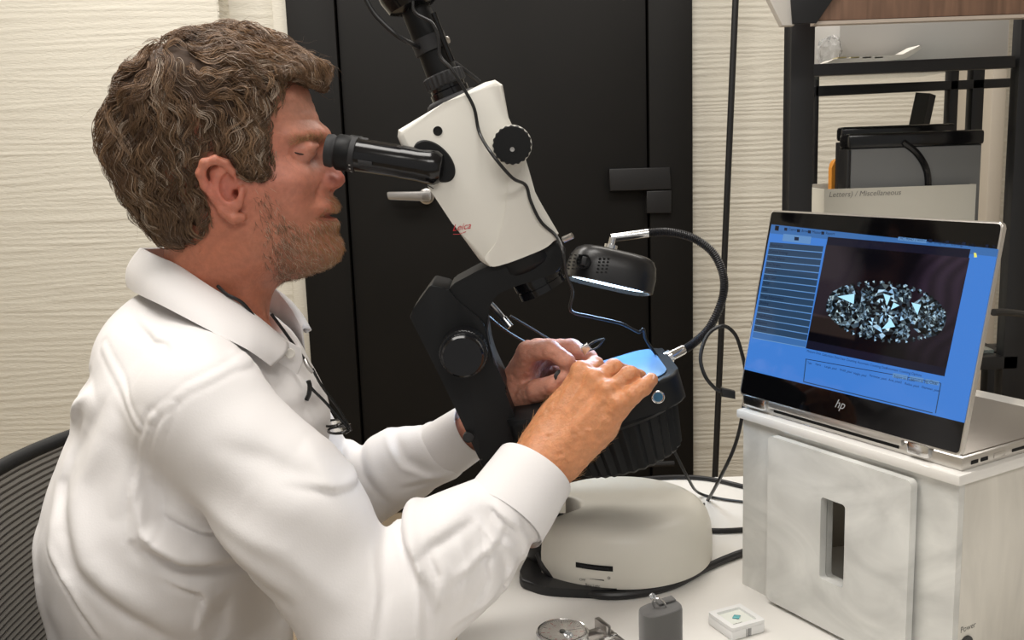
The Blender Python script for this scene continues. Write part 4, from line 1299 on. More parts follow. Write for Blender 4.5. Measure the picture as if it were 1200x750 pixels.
lo_ = D.objects.new('stage_lamp_light', ll_); COL.objects.link(lo_); lo_.location = V3(lc0 - lw * .003)
lo_.rotation_euler = V3(-lw).to_track_quat('-Z', 'Y').to_euler()
# switch and vents on the lamp head
def LH(a, h): return lc0 + lu * a - lv * .0525 + lw * h
rk = PPL(684, 306, lc0 - lv * .052, lv)
lathe('rocker_recess', rk + lv * .004, -lv, [(0, .0085), (.003, .0085), (.0035, .0075), (.0025, .006)], M_blackplastic, lh_, 24)
prism('rocker_switch', [rk - lv * .0005 + lu * a + lw * b for a, b in ((-.003, -.005), (.003, -.005), (.003, .005), (-.003, .005))], -lv * .003, M_black, lh_, bev=.0008)
for r0 in ((668, 299), (702, 303)):
    for i in range(5):
        for j in range(3):
            q = PPL(r0[0] + j * 5 - i * .8, r0[1] + i * 4, lc0 - lv * .0528, lv)
            box('vent_slot', q, lu * .0026, lw * .0012, lv * .003, M_dark, lh_)
lathe('lamp_hinge', P(716, 288, 1.17), lw, [(-.006, .008), (.001, .008), (.002, .004), (.010, .004)], M_chrome, scope, 20)
# slim fibre light and its leads
fl = tube('spot_light_stem', [P(575, 356, 1.12), P(584, 366, 1.12), P(592, 376, 1.115)], .0034, M_steel, scope, 12, 3)
tube('spot_light_tip', [P(590, 373, 1.116), P(598, 383, 1.112)], .0043, M_chrome, fl, 14)
M_wire = mat('wire', (0.015, 0.016, 0.02), 0.3)
for l in ([(598, 370, 1.15), (625, 386, 1.16), (654, 404, 1.17), (680, 420, 1.19)], [(573, 371, 1.14), (586, 382, 1.15), (602, 393, 1.16), (620, 403, 1.17)]):
    tube('spot_light_lead', [P(*q) for q in l], .0015, M_wire, scope, 8, 5)
tube('column_lead', [P(573, 372, 1.06), P(571, 392, 1.06), P(578, 420, 1.06), P(589, 452, 1.065)], .0011, M_wire, scope, 8, 5)

# tweezers in the fingers
tw = thing('tweezers', P(690, 408, 1.09), 'small steel clip tweezers with black prongs held in the far hand', 'tweezers')
prism('clip_body', pxpoly([(680, 408), (688, 402), (693, 409), (685, 417)], 1.083), (0, .008, 0), M_chrome, tw, bev=.001)
tube('prong', [P(688, 406, 1.087), P(697, 400, 1.087), P(708, 397, 1.087)], .0012, M_wire, tw, 8, 4)
tube('prong', [P(690, 411, 1.087), P(700, 407, 1.087), P(708, 397, 1.087)], .0010, M_wire, tw, 8, 4)
rg_ = lathe('gem_holder', P(655, 441, 1.075), (.3, -1, .3), [(0, .006), (.004, .007), (.005, .005), (.005, 0)], M_black, None, 20)
tag(rg_, 'small black gem holder pinched between both hands', 'holder')

# ================================================================== acrylic box with the laptop on it
ub = np.array([math.sin(math.radians(29.8)), -math.cos(math.radians(29.8)), 0]); nb_ = np.array([-ub[1], ub[0], 0])
up_ = np.array([0, 0, 1.0])
bA = PZ(870, 684, TZ); zb = P(870, 490, bA[1])[2]; zt = zb + .0105
# length of the front: near corner seen at column 1121, height of the body top
q_ = PZ(1123, 569, zb); bL = float(np.dot(q_ - bA, ub)); bDp = .27
def M_pearl_():
    m = mat('pearl_acrylic', (0.66, 0.66, 0.63), 0.22, noise=((7, 7, 11), 0.17, 6, 2.2), coat=.4)
    return m
M_pearl = M_pearl_()
M_pearl2 = mat('pearl_acrylic_warm', (0.66, 0.63, 0.565), 0.25, noise=((22, 22, 6), 0.10, 5, 1.2), coat=.3)
M_edge = mat('acrylic_edge', (0.78, 0.76, 0.72), 0.15, coat=.5)
bx = thing('acrylic_box', bA + ub * bL / 2 + nb_ * bDp / 2, 'pearly grey acrylic box with a raised front plate, carrying the laptop', 'box')
hB = zb - TZ; tk = .008
def frame_panel(name, O, ex, ey, w, h, hole, th, m, parent, rad=.006, hr=.004, bev=0.0):
    """plate w x h in the plane ex,ey with a rounded rectangular hole; th = thickness vector"""
    def rr(x0, y0, x1_, y1, r, n=5):
        out = []
        for cx_, cy_, a0 in ((x1_ - r, y1 - r, 0), (x0 + r, y1 - r, 90), (x0 + r, y0 + r, 180), (x1_ - r, y0 + r, 270)):
            for k in range(n + 1):
                a = math.radians(a0 + 90 * k / n); out.append((cx_ + r * math.cos(a), cy_ + r * math.sin(a)))
        return out
    o_ = rr(0, 0, w, h, rad); i_ = rr(*hole, hr)
    bm = bmesh.new(); O = np.array(O); th = np.array(th)
    mk = lambda l, s: [bm.verts.new(V3(O + ex * x + ey * y + th * s)) for x, y in l]
    a, b, c, d = mk(o_, 0), mk(i_, 0), mk(o_, 1), mk(i_, 1); n = len(a)
    for k in range(n):
        j = (k + 1) % n
        bm.faces.new((a[k], a[j], b[j], b[k])); bm.faces.new((c[k], d[k], d[j], c[j]))
        bm.faces.new((a[k], c[k], c[j], a[j])); bm.faces.new((b[k], b[j], d[j], d[k]))
    return bobj(name, bm, m, parent)
pO = bA - nb_ * .0122                                  # plane of the raised plate
def onp(x, y, o=pO):
    q = PPL(x, y, o, nb_); return float(np.dot(q - bA, ub)), q[2] - TZ
pl0 = onp(900, 512); pl1 = onp(1068, 562); pb0 = onp(900, 703); s0 = onp(962, 582); s1 = onp(988, 690)
px0, px1, pz0, pz1 = pl0[0], pl1[0], pb0[1], (pl0[1] + pl1[1]) / 2
sz1 = s0[1]; sz0 = s1[1] 
frame_panel('front_panel', bA + up_ * 0, ub, up_, bL, hB, (s0[0] - .002, sz0 - .002, s1[0] + .002, sz1 + .002), nb_ * tk, M_pearl, bx, rad=.0012)
frame_panel('front_plate', bA + ub * px0 - nb_ * .0122 + up_ * pz0, ub, up_, px1 - px0, pz1 - pz0, (s0[0] - px0, sz0 - pz0, s1[0] - px0, sz1 - pz0), nb_ * .009, M_pearl, bx, rad=.006)
for a_, b_ in ((px0 + .02, pz1 - .02), (px1 - .02, pz1 - .02), (px1 - .02, pz0 + .02), (px0 + .02, pz0 + .02)):
    c_ = bA + ub * a_ + up_ * b_
    lathe('spacer', c_ - nb_ * .0033, nb_, [(0, .006), (.0034, .006)], M_edge, bx, 16)
box('side_panel', bA + ub * (bL + .0002) + nb_ * (tk + .0002), -ub * tk, nb_ * (bDp - tk), up_ * hB, M_pearl2, bx, bev=.0006)
box('side_panel', bA + nb_ * (tk + .0002), ub * tk, nb_ * (bDp - tk), up_ * hB, M_pearl2, bx, bev=.0006)
box('back_panel', bA + nb_ * (bDp - tk) + ub * tk, ub * (bL - 2 * tk), nb_ * tk, up_ * hB * .6, mat('interior_shade_grey', (0.10, 0.10, 0.095), 0.5), bx)  # dark grey put in for the interior's shade; cut low to admit light
box('bottom_panel', bA + nb_ * tk + ub * tk, ub * (bL - 2 * tk), nb_ * (bDp - 2 * tk), up_ * .006, M_pearl2, bx)
box('lid', bA + up_ * (hB + .0002) - ub * .006 - nb_ * .006, ub * (bL + .010), nb_ * (bDp + .01), up_ * (zt - zb), M_edge, bx, bev=.0025)
pw = PPL(1125, 742, bA + ub * bL, ub)
text('power_lettering', 'Power', pw + ub * .0003, nb_, up_, .0085, M_text_dark, bx)
pc_ = pw + nb_ * .009 - up_ * .014
lathe('power_knob_ring', pc_ - ub * .001, ub, [(0, .009), (.0025, .009), (.003, .0075), (.002, .006), (.002, 0)], M_text_dark, bx, 32)
# dish seen inside through the slot
ds = lathe('weighing_dish', bA + ub * ((s0[0] + s1[0]) / 2 - .045) + nb_ * .085 + up_ * .0062, up_, [(0, .030), (.022, .036), (.026, .052), (.030, .055), (.031, .052), (.028, 0)], mat('dish', (0.7, 0.68, 0.64), 0.4), None, 48)
tag(ds, 'round pale dish standing inside the acrylic box behind its slot', 'dish')

# ---- laptop
M_alu = mat('laptop_aluminium', (0.62, 0.60, 0.57), 0.3, 0.85)
M_alud = mat('laptop_cover', (0.30, 0.275, 0.25), 0.38, 0.7)
M_panelglass = mat('screen_glass', (0.002, 0.002, 0.0025), 0.06, spec=.35)
lo3 = PZ(866, 477, zt + .0002); lr3 = PZ(1131, 552, zt + .0002)
lu3 = ub; LW = float(np.dot(lr3 - lo3, lu3)); LD = .200; LH_ = .0125
lap = thing('laptop', lo3 + lu3 * LW / 2 + nb_ * .1, 'silver convertible laptop folded into a stand on the acrylic box, lit screen', 'laptop')
# the keyboard half lies face down and runs backward
base_ = box('laptop_base', lo3 + nb_ * .004, lu3 * LW, nb_ * LD, up_ * LH_, [M_alu], lap, bev=.002)
box('bottom_cover', lo3 + nb_ * .010 + up_ * LH_ + lu3 * .004, lu3 * (LW - .008), nb_ * (LD - .012), up_ * .0012, M_alud, lap, bev=.0005)
sp = lo3 + lu3 * LW + nb_ * .004
for a_, w_, h_, nm in ((.012, .010, .0036, 'usb_c_port'), (.026, .010, .0036, 'usb_c_port'), (.045, .016, .0050, 'audio_port'), (.072, .030, .0030, 'card_slot')):
    box(nm, sp + nb_ * a_ + up_ * (LH_ / 2 - h_ / 2), lu3 * .0006, nb_ * w_, up_ * h_, M_dark if nm != 'audio_port' else M_alu, base_, bev=.0002)
tl = math.radians(12.5)
su = up_ * math.cos(tl) + nb_ * math.sin(tl); sn = np.cross(lu3, su); sn = sn if np.dot(sn, nb_) < 0 else -sn   # outward normal of the screen
so3 = lo3 + up_ * .0150 + nb_ * .0005                   # lower left corner of the lid face
tlp = PPL(903, 246, so3, sn); SHt = float(np.dot(tlp - so3, su))
lid = prism('screen_lid', round_poly([so3 + lu3 * 0, so3 + lu3 * LW, so3 + lu3 * LW + su * SHt, so3 + su * SHt], .005, 4), -sn * .0052, M_alu, lap, bev=.0012)
gl = prism('screen_glass', round_poly([so3 + lu3 * .002 + su * .002, so3 + lu3 * (LW - .002) + su * .002, so3 + lu3 * (LW - .002) + su * (SHt - .002), so3 + lu3 * .002 + su * (SHt - .002)], .004, 4), sn * .0006, M_panelglass, lap)
for a0, a1 in ((.02, .25), (.80, .96)):
    box('hinge', lo3 + lu3 * LW * a0 + up_ * .0035 - nb_ * .001, lu3 * LW * (a1 - a0) * .55, nb_ * .010, up_ * .013, M_chrome, lap, bev=.003)
box('hinge_bar', lo3 + lu3 * LW * .16 + up_ * .0085 - nb_ * .0005, lu3 * LW * .62, nb_ * .006, up_ * .008, M_alu, lap, bev=.002)
box('vent_grille', lo3 + lu3 * LW * .18 + up_ * .0045 + nb_ * .0032, lu3 * LW * .58, nb_ * .003, up_ * .0035, M_dark, lap)
# picture on the screen, flat layers of light on the glass
def emis(name, c, s=1.0, vcol=False):
    m = D.materials.new(name); m.use_nodes = True; nt = m.node_tree
    b = nt.nodes['Principled BSDF']; b.inputs['Base Color'].default_value = (0, 0, 0, 1); b.inputs['Roughness'].default_value = .08; b.inputs['Specular IOR Level'].default_value = .2
    b.inputs['Emission Strength'].default_value = s; b.inputs['Emission Color'].default_value = tuple(c) + (1,)
    if vcol:
        a = nt.nodes.new('ShaderNodeAttribute'); a.attribute_name = 'tint'; nt.links.new(a.outputs[0], b.inputs['Emission Color'])
    return m
def S(x, y, lay=0): return PPL(x, y, so3 + sn * (.0007 + .00004 * lay), sn)
def z6(x, y): return (x / 2.884 + 860, y / 2.884 + 240)
def quad(name, pts, m, parent, lay=1):
    bm = bmesh.new(); bm.faces.new([bm.verts.new(V3(S(*z6(*q), lay))) for q in pts])
    return bobj(name, bm, m, parent, smooth=False)
E_blue = emis('ui_blue', (0.034, 0.13, 0.40), 1.0); E_row = emis('ui_row', (0.016, 0.036, 0.072)); E_line = emis('ui_line', (0.10, 0.20, 0.34))
E_dark = emis('ui_dark', (0.004, 0.004, 0.006)); E_ink = emis('ui_ink', (0.006, 0.010, 0.025)); E_mar = emis('ui_margin', (0.006, 0.006, 0.014)); E_pale = emis('ui_pale', (0.075, 0.17, 0.34)); E_bar = emis('ui_bar', (0.03, 0.095, 0.25))
E_yel = emis('ui_yellow', (0.5, 0.5, 0.1))
disp = quad('display', [(127, 66), (893, 150), (779, 737), (35, 556)], E_blue, gl, 0)
def LX(t): return 118 + (62 - 118) * t
quad('list_bar', [(127, 66), (893, 150), (888, 176), (122, 96)], E_bar, disp, 1)
nr = 15
for i in range(nr):
    y0 = 126 + i * 21.6; y1 = y0 + 19.5; xa0 = 122 - (y0 - 126) * .185; xa1 = 122 - (y1 - 126) * .185; xb0 = 303 - (y0 - 126) * .19; xb1 = 303 - (y1 - 126) * .19
    sk = 14 + i * 1.4
    quad('list_row', [(xa0, y0), (xb0, y0 + sk), (xb1, y1 + sk), (xa1, y1)], E_row if i < nr - 1 else E_bar, disp, 2)
    quad('list_line', [(xa1, y1), (xb1, y1 + sk), (xb1, y1 + sk + 2), (xa1, y1 + 2)], E_line, disp, 3)
def scr_text(s, x, y, size, m=E_ink, lay=4):
    return text('screen_text', s, S(*z6(x, y), lay), lu3, su, size, m, disp)
for i, w in enumerate(['Resolution', 'Camera Settings', 'White Balance', 'Live Stream', 'Exposure', 'Light Gain', 'HDR', 'Gain', 'Image Enhancement', 'Shading', 'Sharpness', 'Magnification', 'Sequence', 'Reference']):
    y0 = 126 + i * 21.6; scr_text(w, 124 - (y0 - 126) * .185, y0 + 13, .0042)
quad('camera_button', [(168, 98), (262, 108), (258, 133), (163, 122)], E_pale, disp, 2)
quad('camera_icon', [(205, 108), (220, 110), (219, 121), (204, 120)], E_ink, disp, 3)
quad('app_icon', [(140, 70), (153, 72), (151, 88), (138, 86)], E_dark, disp, 3)
for x, y, w in ((188, 86, 'Capture'), (232, 92, 'Browse'), (268, 96, 'Measure'), (314, 100, 'Report')): scr_text(w, x - 4, y, .0042)
for x, y in ((176, 84), (219, 89), (256, 93), (301, 97)): quad('tab_icon', [(x - 5, y - 7), (x + 5, y - 6), (x + 4, y + 4), (x - 6, y + 3)], E_ink, disp, 3)
quad('combo_box', [(556, 108), (652, 118), (650, 130), (554, 119)], E_pale, disp, 3); scr_text('MC190HD (1600x1200)', 560, 118, .0036)
for x, y, w in ((676, 130, 'Display'), (732, 136, 'Config'), (792, 141, 'Info')): scr_text(w, x, y, .0046)
for x, y in ((665, 122), (722, 127), (778, 132)): quad('tool_icon', [(x - 6, y - 6), (x + 6, y - 5), (x + 5, y + 6), (x - 7, y + 5)], E_ink, disp, 3)
scr_text('-', 833, 142, .006); scr_text('x', 873, 146, .006); quad('window_icon', [(851, 134), (861, 135), (860, 144), (850, 143)], E_ink, disp, 3)
quad('note_icon', [(811, 162), (819, 163), (822, 177), (812, 178)], E_yel, disp, 3)
pic = quad('live_image', [(318, 108), (800, 150), (712, 580), (243, 485)], E_mar, disp, 2)
# inside of the picture: dark field with brown fingers at both sides
E_vc = emis('live_picture', (1, 1, 1), 1.0, vcol=True)
def pic_uv(u, v):     # u right, v down, in the live picture (perspective-correct on the plane)
    a = S(*z6(312, 135), 3); b = S(*z6(797, 180), 3); c = S(*z6(250, 458), 3); d = S(*z6(718, 552), 3)
    return a * (1 - u) * (1 - v) + b * u * (1 - v) + c * (1 - u) * v + d * u * v
GU, GV = 72, 48
Vp = []; Cp = []
for j in range(GV + 1):
    for i in range(GU + 1):
        u, v = i / GU, j / GV
        Vp.append(pic_uv(u, v))
        skinL = max(0, min(1, (0.27 - u + .10 * math.sin(v * 5)) * 5)) * (v < .75)
        skinR = max(0, min(1, (u - .63 - .05 * math.cos(v * 6)) * 7)) * max(0, 1 - v * .75)
        n1_ = .8 + .3 * math.sin(u * 60 + 18 * v + 3 * math.sin(v * 9))
        c = np.array((.002, .0018, .003)) + skinL * np.array((.014, .010, .013)) + skinR * n1_ * np.array((.018, .011, .020))
        if v > .72 and u < .35: c = c + np.array((.012, .008, .006)) * (1 - abs(u - .2) * 4 > 0) * (v < .9)
        Cp.append(np.append(np.clip(c, 0, 1), 1))
i_, j_ = np.meshgrid(np.arange(GU), np.arange(GV), indexing='ij'); a_ = (j_ * (GU + 1) + i_).ravel()
lv_ = fastmesh('live_field', Vp, np.stack([a_, a_ + 1, a_ + GU + 2, a_ + GU + 1], 1), E_vc, disp, vcol=Cp, smooth=False)
# faceted stones drawn as bright and dark triangles
rs = np.random.default_rng(12)
TV, TF, TC = [], [], []
def tri(p3, col):
    k = len(TV); TV.extend(p3); TF.append((k, k + 1, k + 2)); TC.extend([np.append(col, 1)] * 3)
def stone(cx_, cy_, rx, ry, rings, seg, bright):
    pts = [[(cx_, cy_)] * seg]
    for r in range(1, rings + 1):
        f = r / rings
        pts.append([(cx_ + rx * f * math.cos(2 * math.pi * (k + .5 * (r % 2)) / seg) * rs.uniform(.93, 1.05), cy_ + ry * f * math.sin(2 * math.pi * (k + .5 * (r % 2)) / seg) * rs.uniform(.93, 1.05) + (rx * f * math.cos(2 * math.pi * (k + .5 * (r % 2)) / seg)) * .09) for k in range(seg)])
    def colr():
        t = rs.uniform()
        if t < .5: b = rs.uniform(.0, .012)
        elif t < .82: b = rs.uniform(.02, .12)
        else: b = rs.uniform(.3, .85) * bright
        h = rs.uniform(); return np.array((b * (.35 + .3 * h), b * (.62 + .25 * h), b * (.95)))
    for r in range(rings):
        for k in range(seg):
            a, b = pts[r][k], pts[r][(k + 1) % seg]; c, d = pts[r + 1][k], pts[r + 1][(k + 1) % seg]
            W = lambda q: S(*z6(*q), 6)
            if r % 2: b, d, a_2 = b, d, a
            if r > 0: tri([W(a), W(b), W(c if r % 2 == 0 else d)], colr())
            tri([W(b), W(d), W(c)] if r % 2 == 0 else [W(a), W(d), W(c)], colr())
stone(385, 345, 66, 72, 7, 22, .7); stone(655, 378, 62, 68, 7, 22, .6); stone(512, 362, 92, 92, 8, 22, 1.0)
for x, y in ((455, 300), (450, 425), (575, 305), (570, 430), (440, 360), (590, 370)): stone(x, y, 26, 28, 3, 12, .5)
for t3 in (((505, 300), (530, 308), (518, 340)), ((350, 310), (408, 300), (405, 335)), ((600, 330), (632, 338), (620, 372)), ((500, 420), (545, 412), (530, 385)), ((540, 330), (560, 340), (530, 355))): tri([S(*z6(*q), 7) for q in t3], np.array((.30, .55, .72)))
for k in range(46):
    t = 2 * math.pi * k / 46; x = 515 + 196 * math.cos(t); y = 362 + 96 * math.sin(t) * (1.0 if abs(math.cos(t)) < .8 else .9) + 17 * math.cos(t)
    stone(x, y, 9, 9, 1, 6, .8)
fastmesh('gem_facets', TV, np.array(TF), E_vc, disp, vcol=TC, smooth=False)
for x, y, w in ((246, 497, 'Measure Data'), (297, 509, 'Calibration Data'), (357, 522, 'Clear Counting'), (417, 535, 'Automatic Counting Data'), (513, 555, 'Automatic Counting Options')): scr_text(w, x, y, .0034)
quad('tab_underline', [(243, 520), (700, 602), (699, 604), (242, 522)], E_ink, disp, 3)
for x, y, w in ((248, 536, 'Type'), (275, 541, 'Name'), (306, 549, 'Length_pixel'), (357, 560, 'Width_pixel'), (404, 572, 'Height_pixel'), (458, 580, 'Perimeter_pixel'), (522, 594, 'Area_pixel2'), (577, 607, 'Radius_pixel'), (634, 619, 'Diameter_pixel')): scr_text(w, x, y, .0031)
for q in (((538, 568), (588, 577), (586, 592), (536, 583)), ((595, 578), (642, 586), (640, 601), (593, 593)), ((648, 588), (694, 596), (692, 611), (646, 603))): quad('screen_button', q, E_pale, disp, 3)
scr_text('Export to Excel', 540, 583, .0035, lay=5); scr_text('Export to MS', 597, 593, .0035, lay=5); scr_text('Clear', 660, 603, .0040, lay=5)
quad('scroll_line', [(235, 596), (672, 702), (671, 705), (234, 599)], E_row, disp, 3)
quad('panel_edge', [(243, 520), (246, 521), (237, 596), (234, 596)], E_row, disp, 3)
quad('panel_edge', [(698, 603), (701, 604), (683, 705), (680, 704)], E_row, disp, 3)
scr_logo = text('maker_emblem', 'hp', PPL(*z6(339, 683), so3 + sn * .00075, sn), lu3, su, .0125, emis('emblem', (.35, .34, .33), .6), gl, shear=.35)

# ================================================================== cables
M_cab = mat('cable_black', (0.012, 0.012, 0.013), 0.38)
def cable(name, pts, r, label, spline=8, m=None):
    o = tube(name, pts, r, m or M_cab, None, 10, spline); tag(o, label, 'cable'); return o
c1 = cable('power_cord', [PZ(631, 648, TZ + .03), PZ(640, 668, TZ + .016), PZ(662, 684, TZ + .005), PZ(700, 697, TZ + .005), PZ(745, 696, TZ + .005), PZ(790, 685, TZ + .005), PZ(830, 664, TZ + .005), PZ(872, 647, TZ + .005), PZ(905, 640, TZ + .005)], .0046, 'thick black cord curving round the front of the microscope base')
cable('back_cable', [PZ(744, 562, TZ + .0035), PZ(790, 559, TZ + .0035), PZ(830, 561, TZ + .0035), PZ(875, 571, TZ + .0035)], .0034, 'black cord along the table back edge, behind the microscope base')
cable('short_cord', [PZ(815, 621, TZ + .0035), PZ(846, 622, TZ + .0035), PZ(885, 620, TZ + .0035)], .0034, 'black cord running straight from the microscope base to behind the box')
cable('lamp_lead', [P(783, 462, 1.21), P(786, 485, 1.21), P(773, 505, 1.20), P(788, 525, 1.21), P(806, 560, 1.22), PZ(818, 577, TZ + .01), PZ(842, 584, TZ + .003), PZ(878, 589, TZ + .003)], .0020, 'thin black lead dropping from the stage to the table')
uc = cable('usb_cable', [P(848, 460, 1.13), P(838, 455, 1.13), P(826, 440, 1.13), P(821, 418, 1.14), P(829, 393, 1.15), P(846, 382, 1.15), P(860, 390, 1.15), P(868, 409, 1.15), P(874, 440, 1.15), P(871, 480, 1.15), P(862, 520, 1.16), P(846, 556, 1.18), PZ(830, 585, TZ + .003), PZ(822, 594, TZ + .003)], .0023, 'black cable looping out of the left side of the laptop')
prism('usb_plug', pxpoly([(846, 455), (862, 459), (862, 468), (846, 465)], 1.125), (0, .009, 0), M_black, uc, bev=.001)
cs1 = cable('camera_cable', [P(426, -6, 1.06), P(436, 12, 1.06), P(446, 24, 1.06), P(466, 42, 1.06), P(486, 53, 1.075), P(505, 62, 1.13), P(524, 70, 1.14), P(536, 76, 1.14), P(562, 96, 1.15)], .0026, 'black camera cable passing behind the microscope camera tube')
cf_ = wN - .006
cable('hanging_lead', [P(484, -6, 1.075), P(486, 14, 1.07), P(506, 27, 1.065), P(514, 45, 1.062), P(516, 66, 1.06), P(530, 82, 1.052), P(546, 108, cf_), P(556, 128, cf_), P(562, 156, cf_), P(577, 181, 1.025), P(600, 208, 1.03), P(616, 217, cf_), P(622, 236, cf_), P(634, 260, cf_), P(652, 277, cf_), P(660, 296, 1.03), P(663, 320, 1.04), P(671, 342, 1.05), P(669, 364, 1.06), P(692, 371, 1.08), P(727, 379, 1.10), P(748, 389, 1.12), P(754, 386, 1.12), P(757, 398, 1.13), P(770, 417, 1.14)], .0018, 'thin black lead running down over the cream microscope body', 6)

# ================================================================== small things on the table
# dial gauge
M_dial = mat('dial_face', (0.72, 0.68, 0.62), 0.4)
gc0 = PZ(659, 738, TZ + .026); gc0[2] = TZ
gauge = thing('dial_gauge', gc0, 'round dial thickness gauge lying on the table at the sleeve', 'gauge')
lathe('dial_case', gc0 + up_ * .0003, up_, [(0, .024), (.002, .0265), (.020, .0265), (.0225, .0255)], M_steel, gauge, 64)
lathe('dial_bezel', gc0 + up_ * .0202, up_, [(0, .0268), (.004, .0268), (.0055, .0255), (.0045, .0238), (.001, .0238)], M_chrome, gauge, 64)
dfc = lathe('dial_face', gc0 + up_ * .0226, up_, [(0, .0238), (.0004, .0238), (.0004, 0)], M_dial, gauge, 64)
M_red = mat('dial_red', (0.5, 0.03, 0.03), 0.5)
for k in range(60):
    a = 2 * math.pi * k / 60; d_ = np.array([math.cos(a), math.sin(a), 0]); r0 = .0195 if k % 5 else .0175
    if k % 5 == 0:
        box('dial_mark', gc0 + up_ * .02305 + d_ * r0 - np.cross(up_, d_) * .0003, d_ * .004, np.cross(up_, d_) * .0006, up_ * .0001, M_text_dark if k % 2 else M_red, dfc)
        text('dial_numeral', str(k // 5 * 5), gc0 + up_ * .0231 + d_ * .0145 - np.array([.0012, .001, 0]), (1, 0, 0), (0, 1, 0), .0028, M_red, dfc)
bm = bmesh.new()
for k in range(60):
    a = 2 * math.pi * k / 60; d_ = np.array([math.cos(a), math.sin(a), 0]); bm_box(bm, gc0 + up_ * .02305 + d_ * .0212 - np.cross(up_, d_) * .00012, d_ * .002, np.cross(up_, d_) * .00025, up_ * .0001)
bobj('dial_ticks', bm, M_text_dark, dfc)
nd = np.array([.98, .2, 0]); 
prism('dial_needle', [gc0 + up_ * .0240 + np.cross(up_, nd) * .0006, gc0 + up_ * .0240 + nd * .021, gc0 + up_ * .0240 - np.cross(up_, nd) * .0006, gc0 + up_ * .0240 - nd * .005], up_ * .0002, M_text_dark, gauge)
lathe('needle_hub', gc0 + up_ * .0231, up_, [(0, .003), (.0016, .003), (.0018, 0)], M_text_dark, gauge, 20)
lathe('dial_glass', gc0 + up_ * .0254, up_, [(0, .0236), (.0007, .0236), (.0010, .022)], M_glass, gauge, 48)
ga = PZ(690, 738, TZ + .012); ga2 = PZ(722, 735, TZ + .012)
gd = ga2 - gc0; gd[2] = 0; gd /= np.linalg.norm(gd); gp_ = np.cross(up_, gd)
box('gauge_arm', gc0 + gd * .024 - gp_ * .006 + up_ * .008, gd * .030, gp_ * .013, up_ * .006, M_steel, gauge, bev=.001)
box('gauge_jaw', gc0 + gd * .046 - gp_ * .010 + up_ * .0003, gd * .006, gp_ * .024, up_ * .021, M_steel, gauge, bev=.001)
box('gauge_jaw', gc0 + gd * .054 - gp_ * .030 + up_ * .006, gd * .004, gp_ * .034, up_ * .006, M_steel, gauge, bev=.001)
box('gauge_slide', gc0 + gd * .040 - gp_ * .016 + up_ * .010, gd * .016, gp_ * .003, up_ * .004, M_chrome, gauge, bev=.0006)
gm = PZ(665, 748, TZ + .027)
M_dia = mat('gemstone', (0.9, 0.93, 0.95), 0.02, trans=.85, ior=2.2)
gg = lathe('gemstone', gm, (.2, -.3, 1), [(0, .0006), (.004, .0050), (.0052, .0048), (.0064, .003), (.0064, 0)], M_dia, None, 8)
tag(gg, 'clear cut stone resting on the dial gauge glass', 'gem')
# ring stand
M_suede = mat('grey_velvet', (0.095, 0.093, 0.09), 0.8, sheen=.4)
rc = PZ(775, 712, TZ + .055); rc[2] = TZ; rc = rc + np.array([0, .006, 0])
ringst = thing('ring_stand', rc, 'dark grey velvet ring block with a slotted slanting top', 'stand')
vd = np.array([.95, .30, 0]); vd /= np.linalg.norm(vd); ve = np.cross(up_, vd)
def oval(z, f=1.0):
    out = []
    for k in range(32):
        a = 2 * math.pi * k / 32; ca, sa = math.cos(a), math.sin(a); r_ = 1 / ((abs(ca) ** 3 + abs(sa) ** 3) ** (1 / 3))
        out.append(rc + vd * (.0215 * f * r_ * ca) + ve * (.0150 * f * r_ * sa) + up_ * (z + .10 * (.0215 * ca)))
    return out
zr = P(775, 712, rc[1])[2] - TZ
bm = bmesh.new(); rr_ = []
for z, f in ((None, 1.0), (zr - .003, 1.0), (zr - .0006, .97), (zr, .92)):
    pts_ = oval(0, f) if z is None else oval(z, f)
    if z is None:
        for q in pts_: q[2] = TZ + .0003
    rr_.append([bm.verts.new(V3(q)) for q in pts_])
for a_, b_ in zip(rr_[:-1], rr_[1:]):
    for k in range(32): bm.faces.new((a_[k], a_[(k + 1) % 32], b_[(k + 1) % 32], b_[k]))
bm.faces.new(rr_[-1]); bobj('velvet_block', bm, M_suede, ringst)
ztop = rc + up_ * (zr + .0006)
box('raised_flap', ztop + vd * .000 + ve * .002, vd * .0185 + up_ * .002, ve * .010, up_ * .0022, M_suede, ringst, bev=.0008)
rg2 = thing('diamond_ring', ztop + np.array([0, 0, 0]), 'slim white metal ring with a clear stone stuck in the grey ring block', 'ring')
cr_ = ztop + vd * .001 - up_ * .0005; rdir = np.array([-.55, -.1, .8]); rdir /= np.linalg.norm(rdir); rs2 = np.cross(rdir, np.array([.3, 1, 0])); rs2 /= np.linalg.norm(rs2)
tube('ring_band', [cr_ + rdir * (.0035 + .0088 * math.cos(a)) + rs2 * (.0055 * math.sin(a)) for a in np.linspace(0, 6.283, 33)], .0010, M_chrome, rg2, 8)
for k, (t_, s_) in enumerate(((.0135, .0036), (.0165, .0030), (.0108, .0024))):
    lathe('ring_stone', cr_ + rdir * t_ - rdir * .001, rdir, [(0, .0004), (.0022 * s_ / .0036, s_), (.003 * s_ / .0036, s_ * .9), (.0036 * s_ / .0036, s_ * .5), (.0037, 0)], M_dia, rg2, 8)
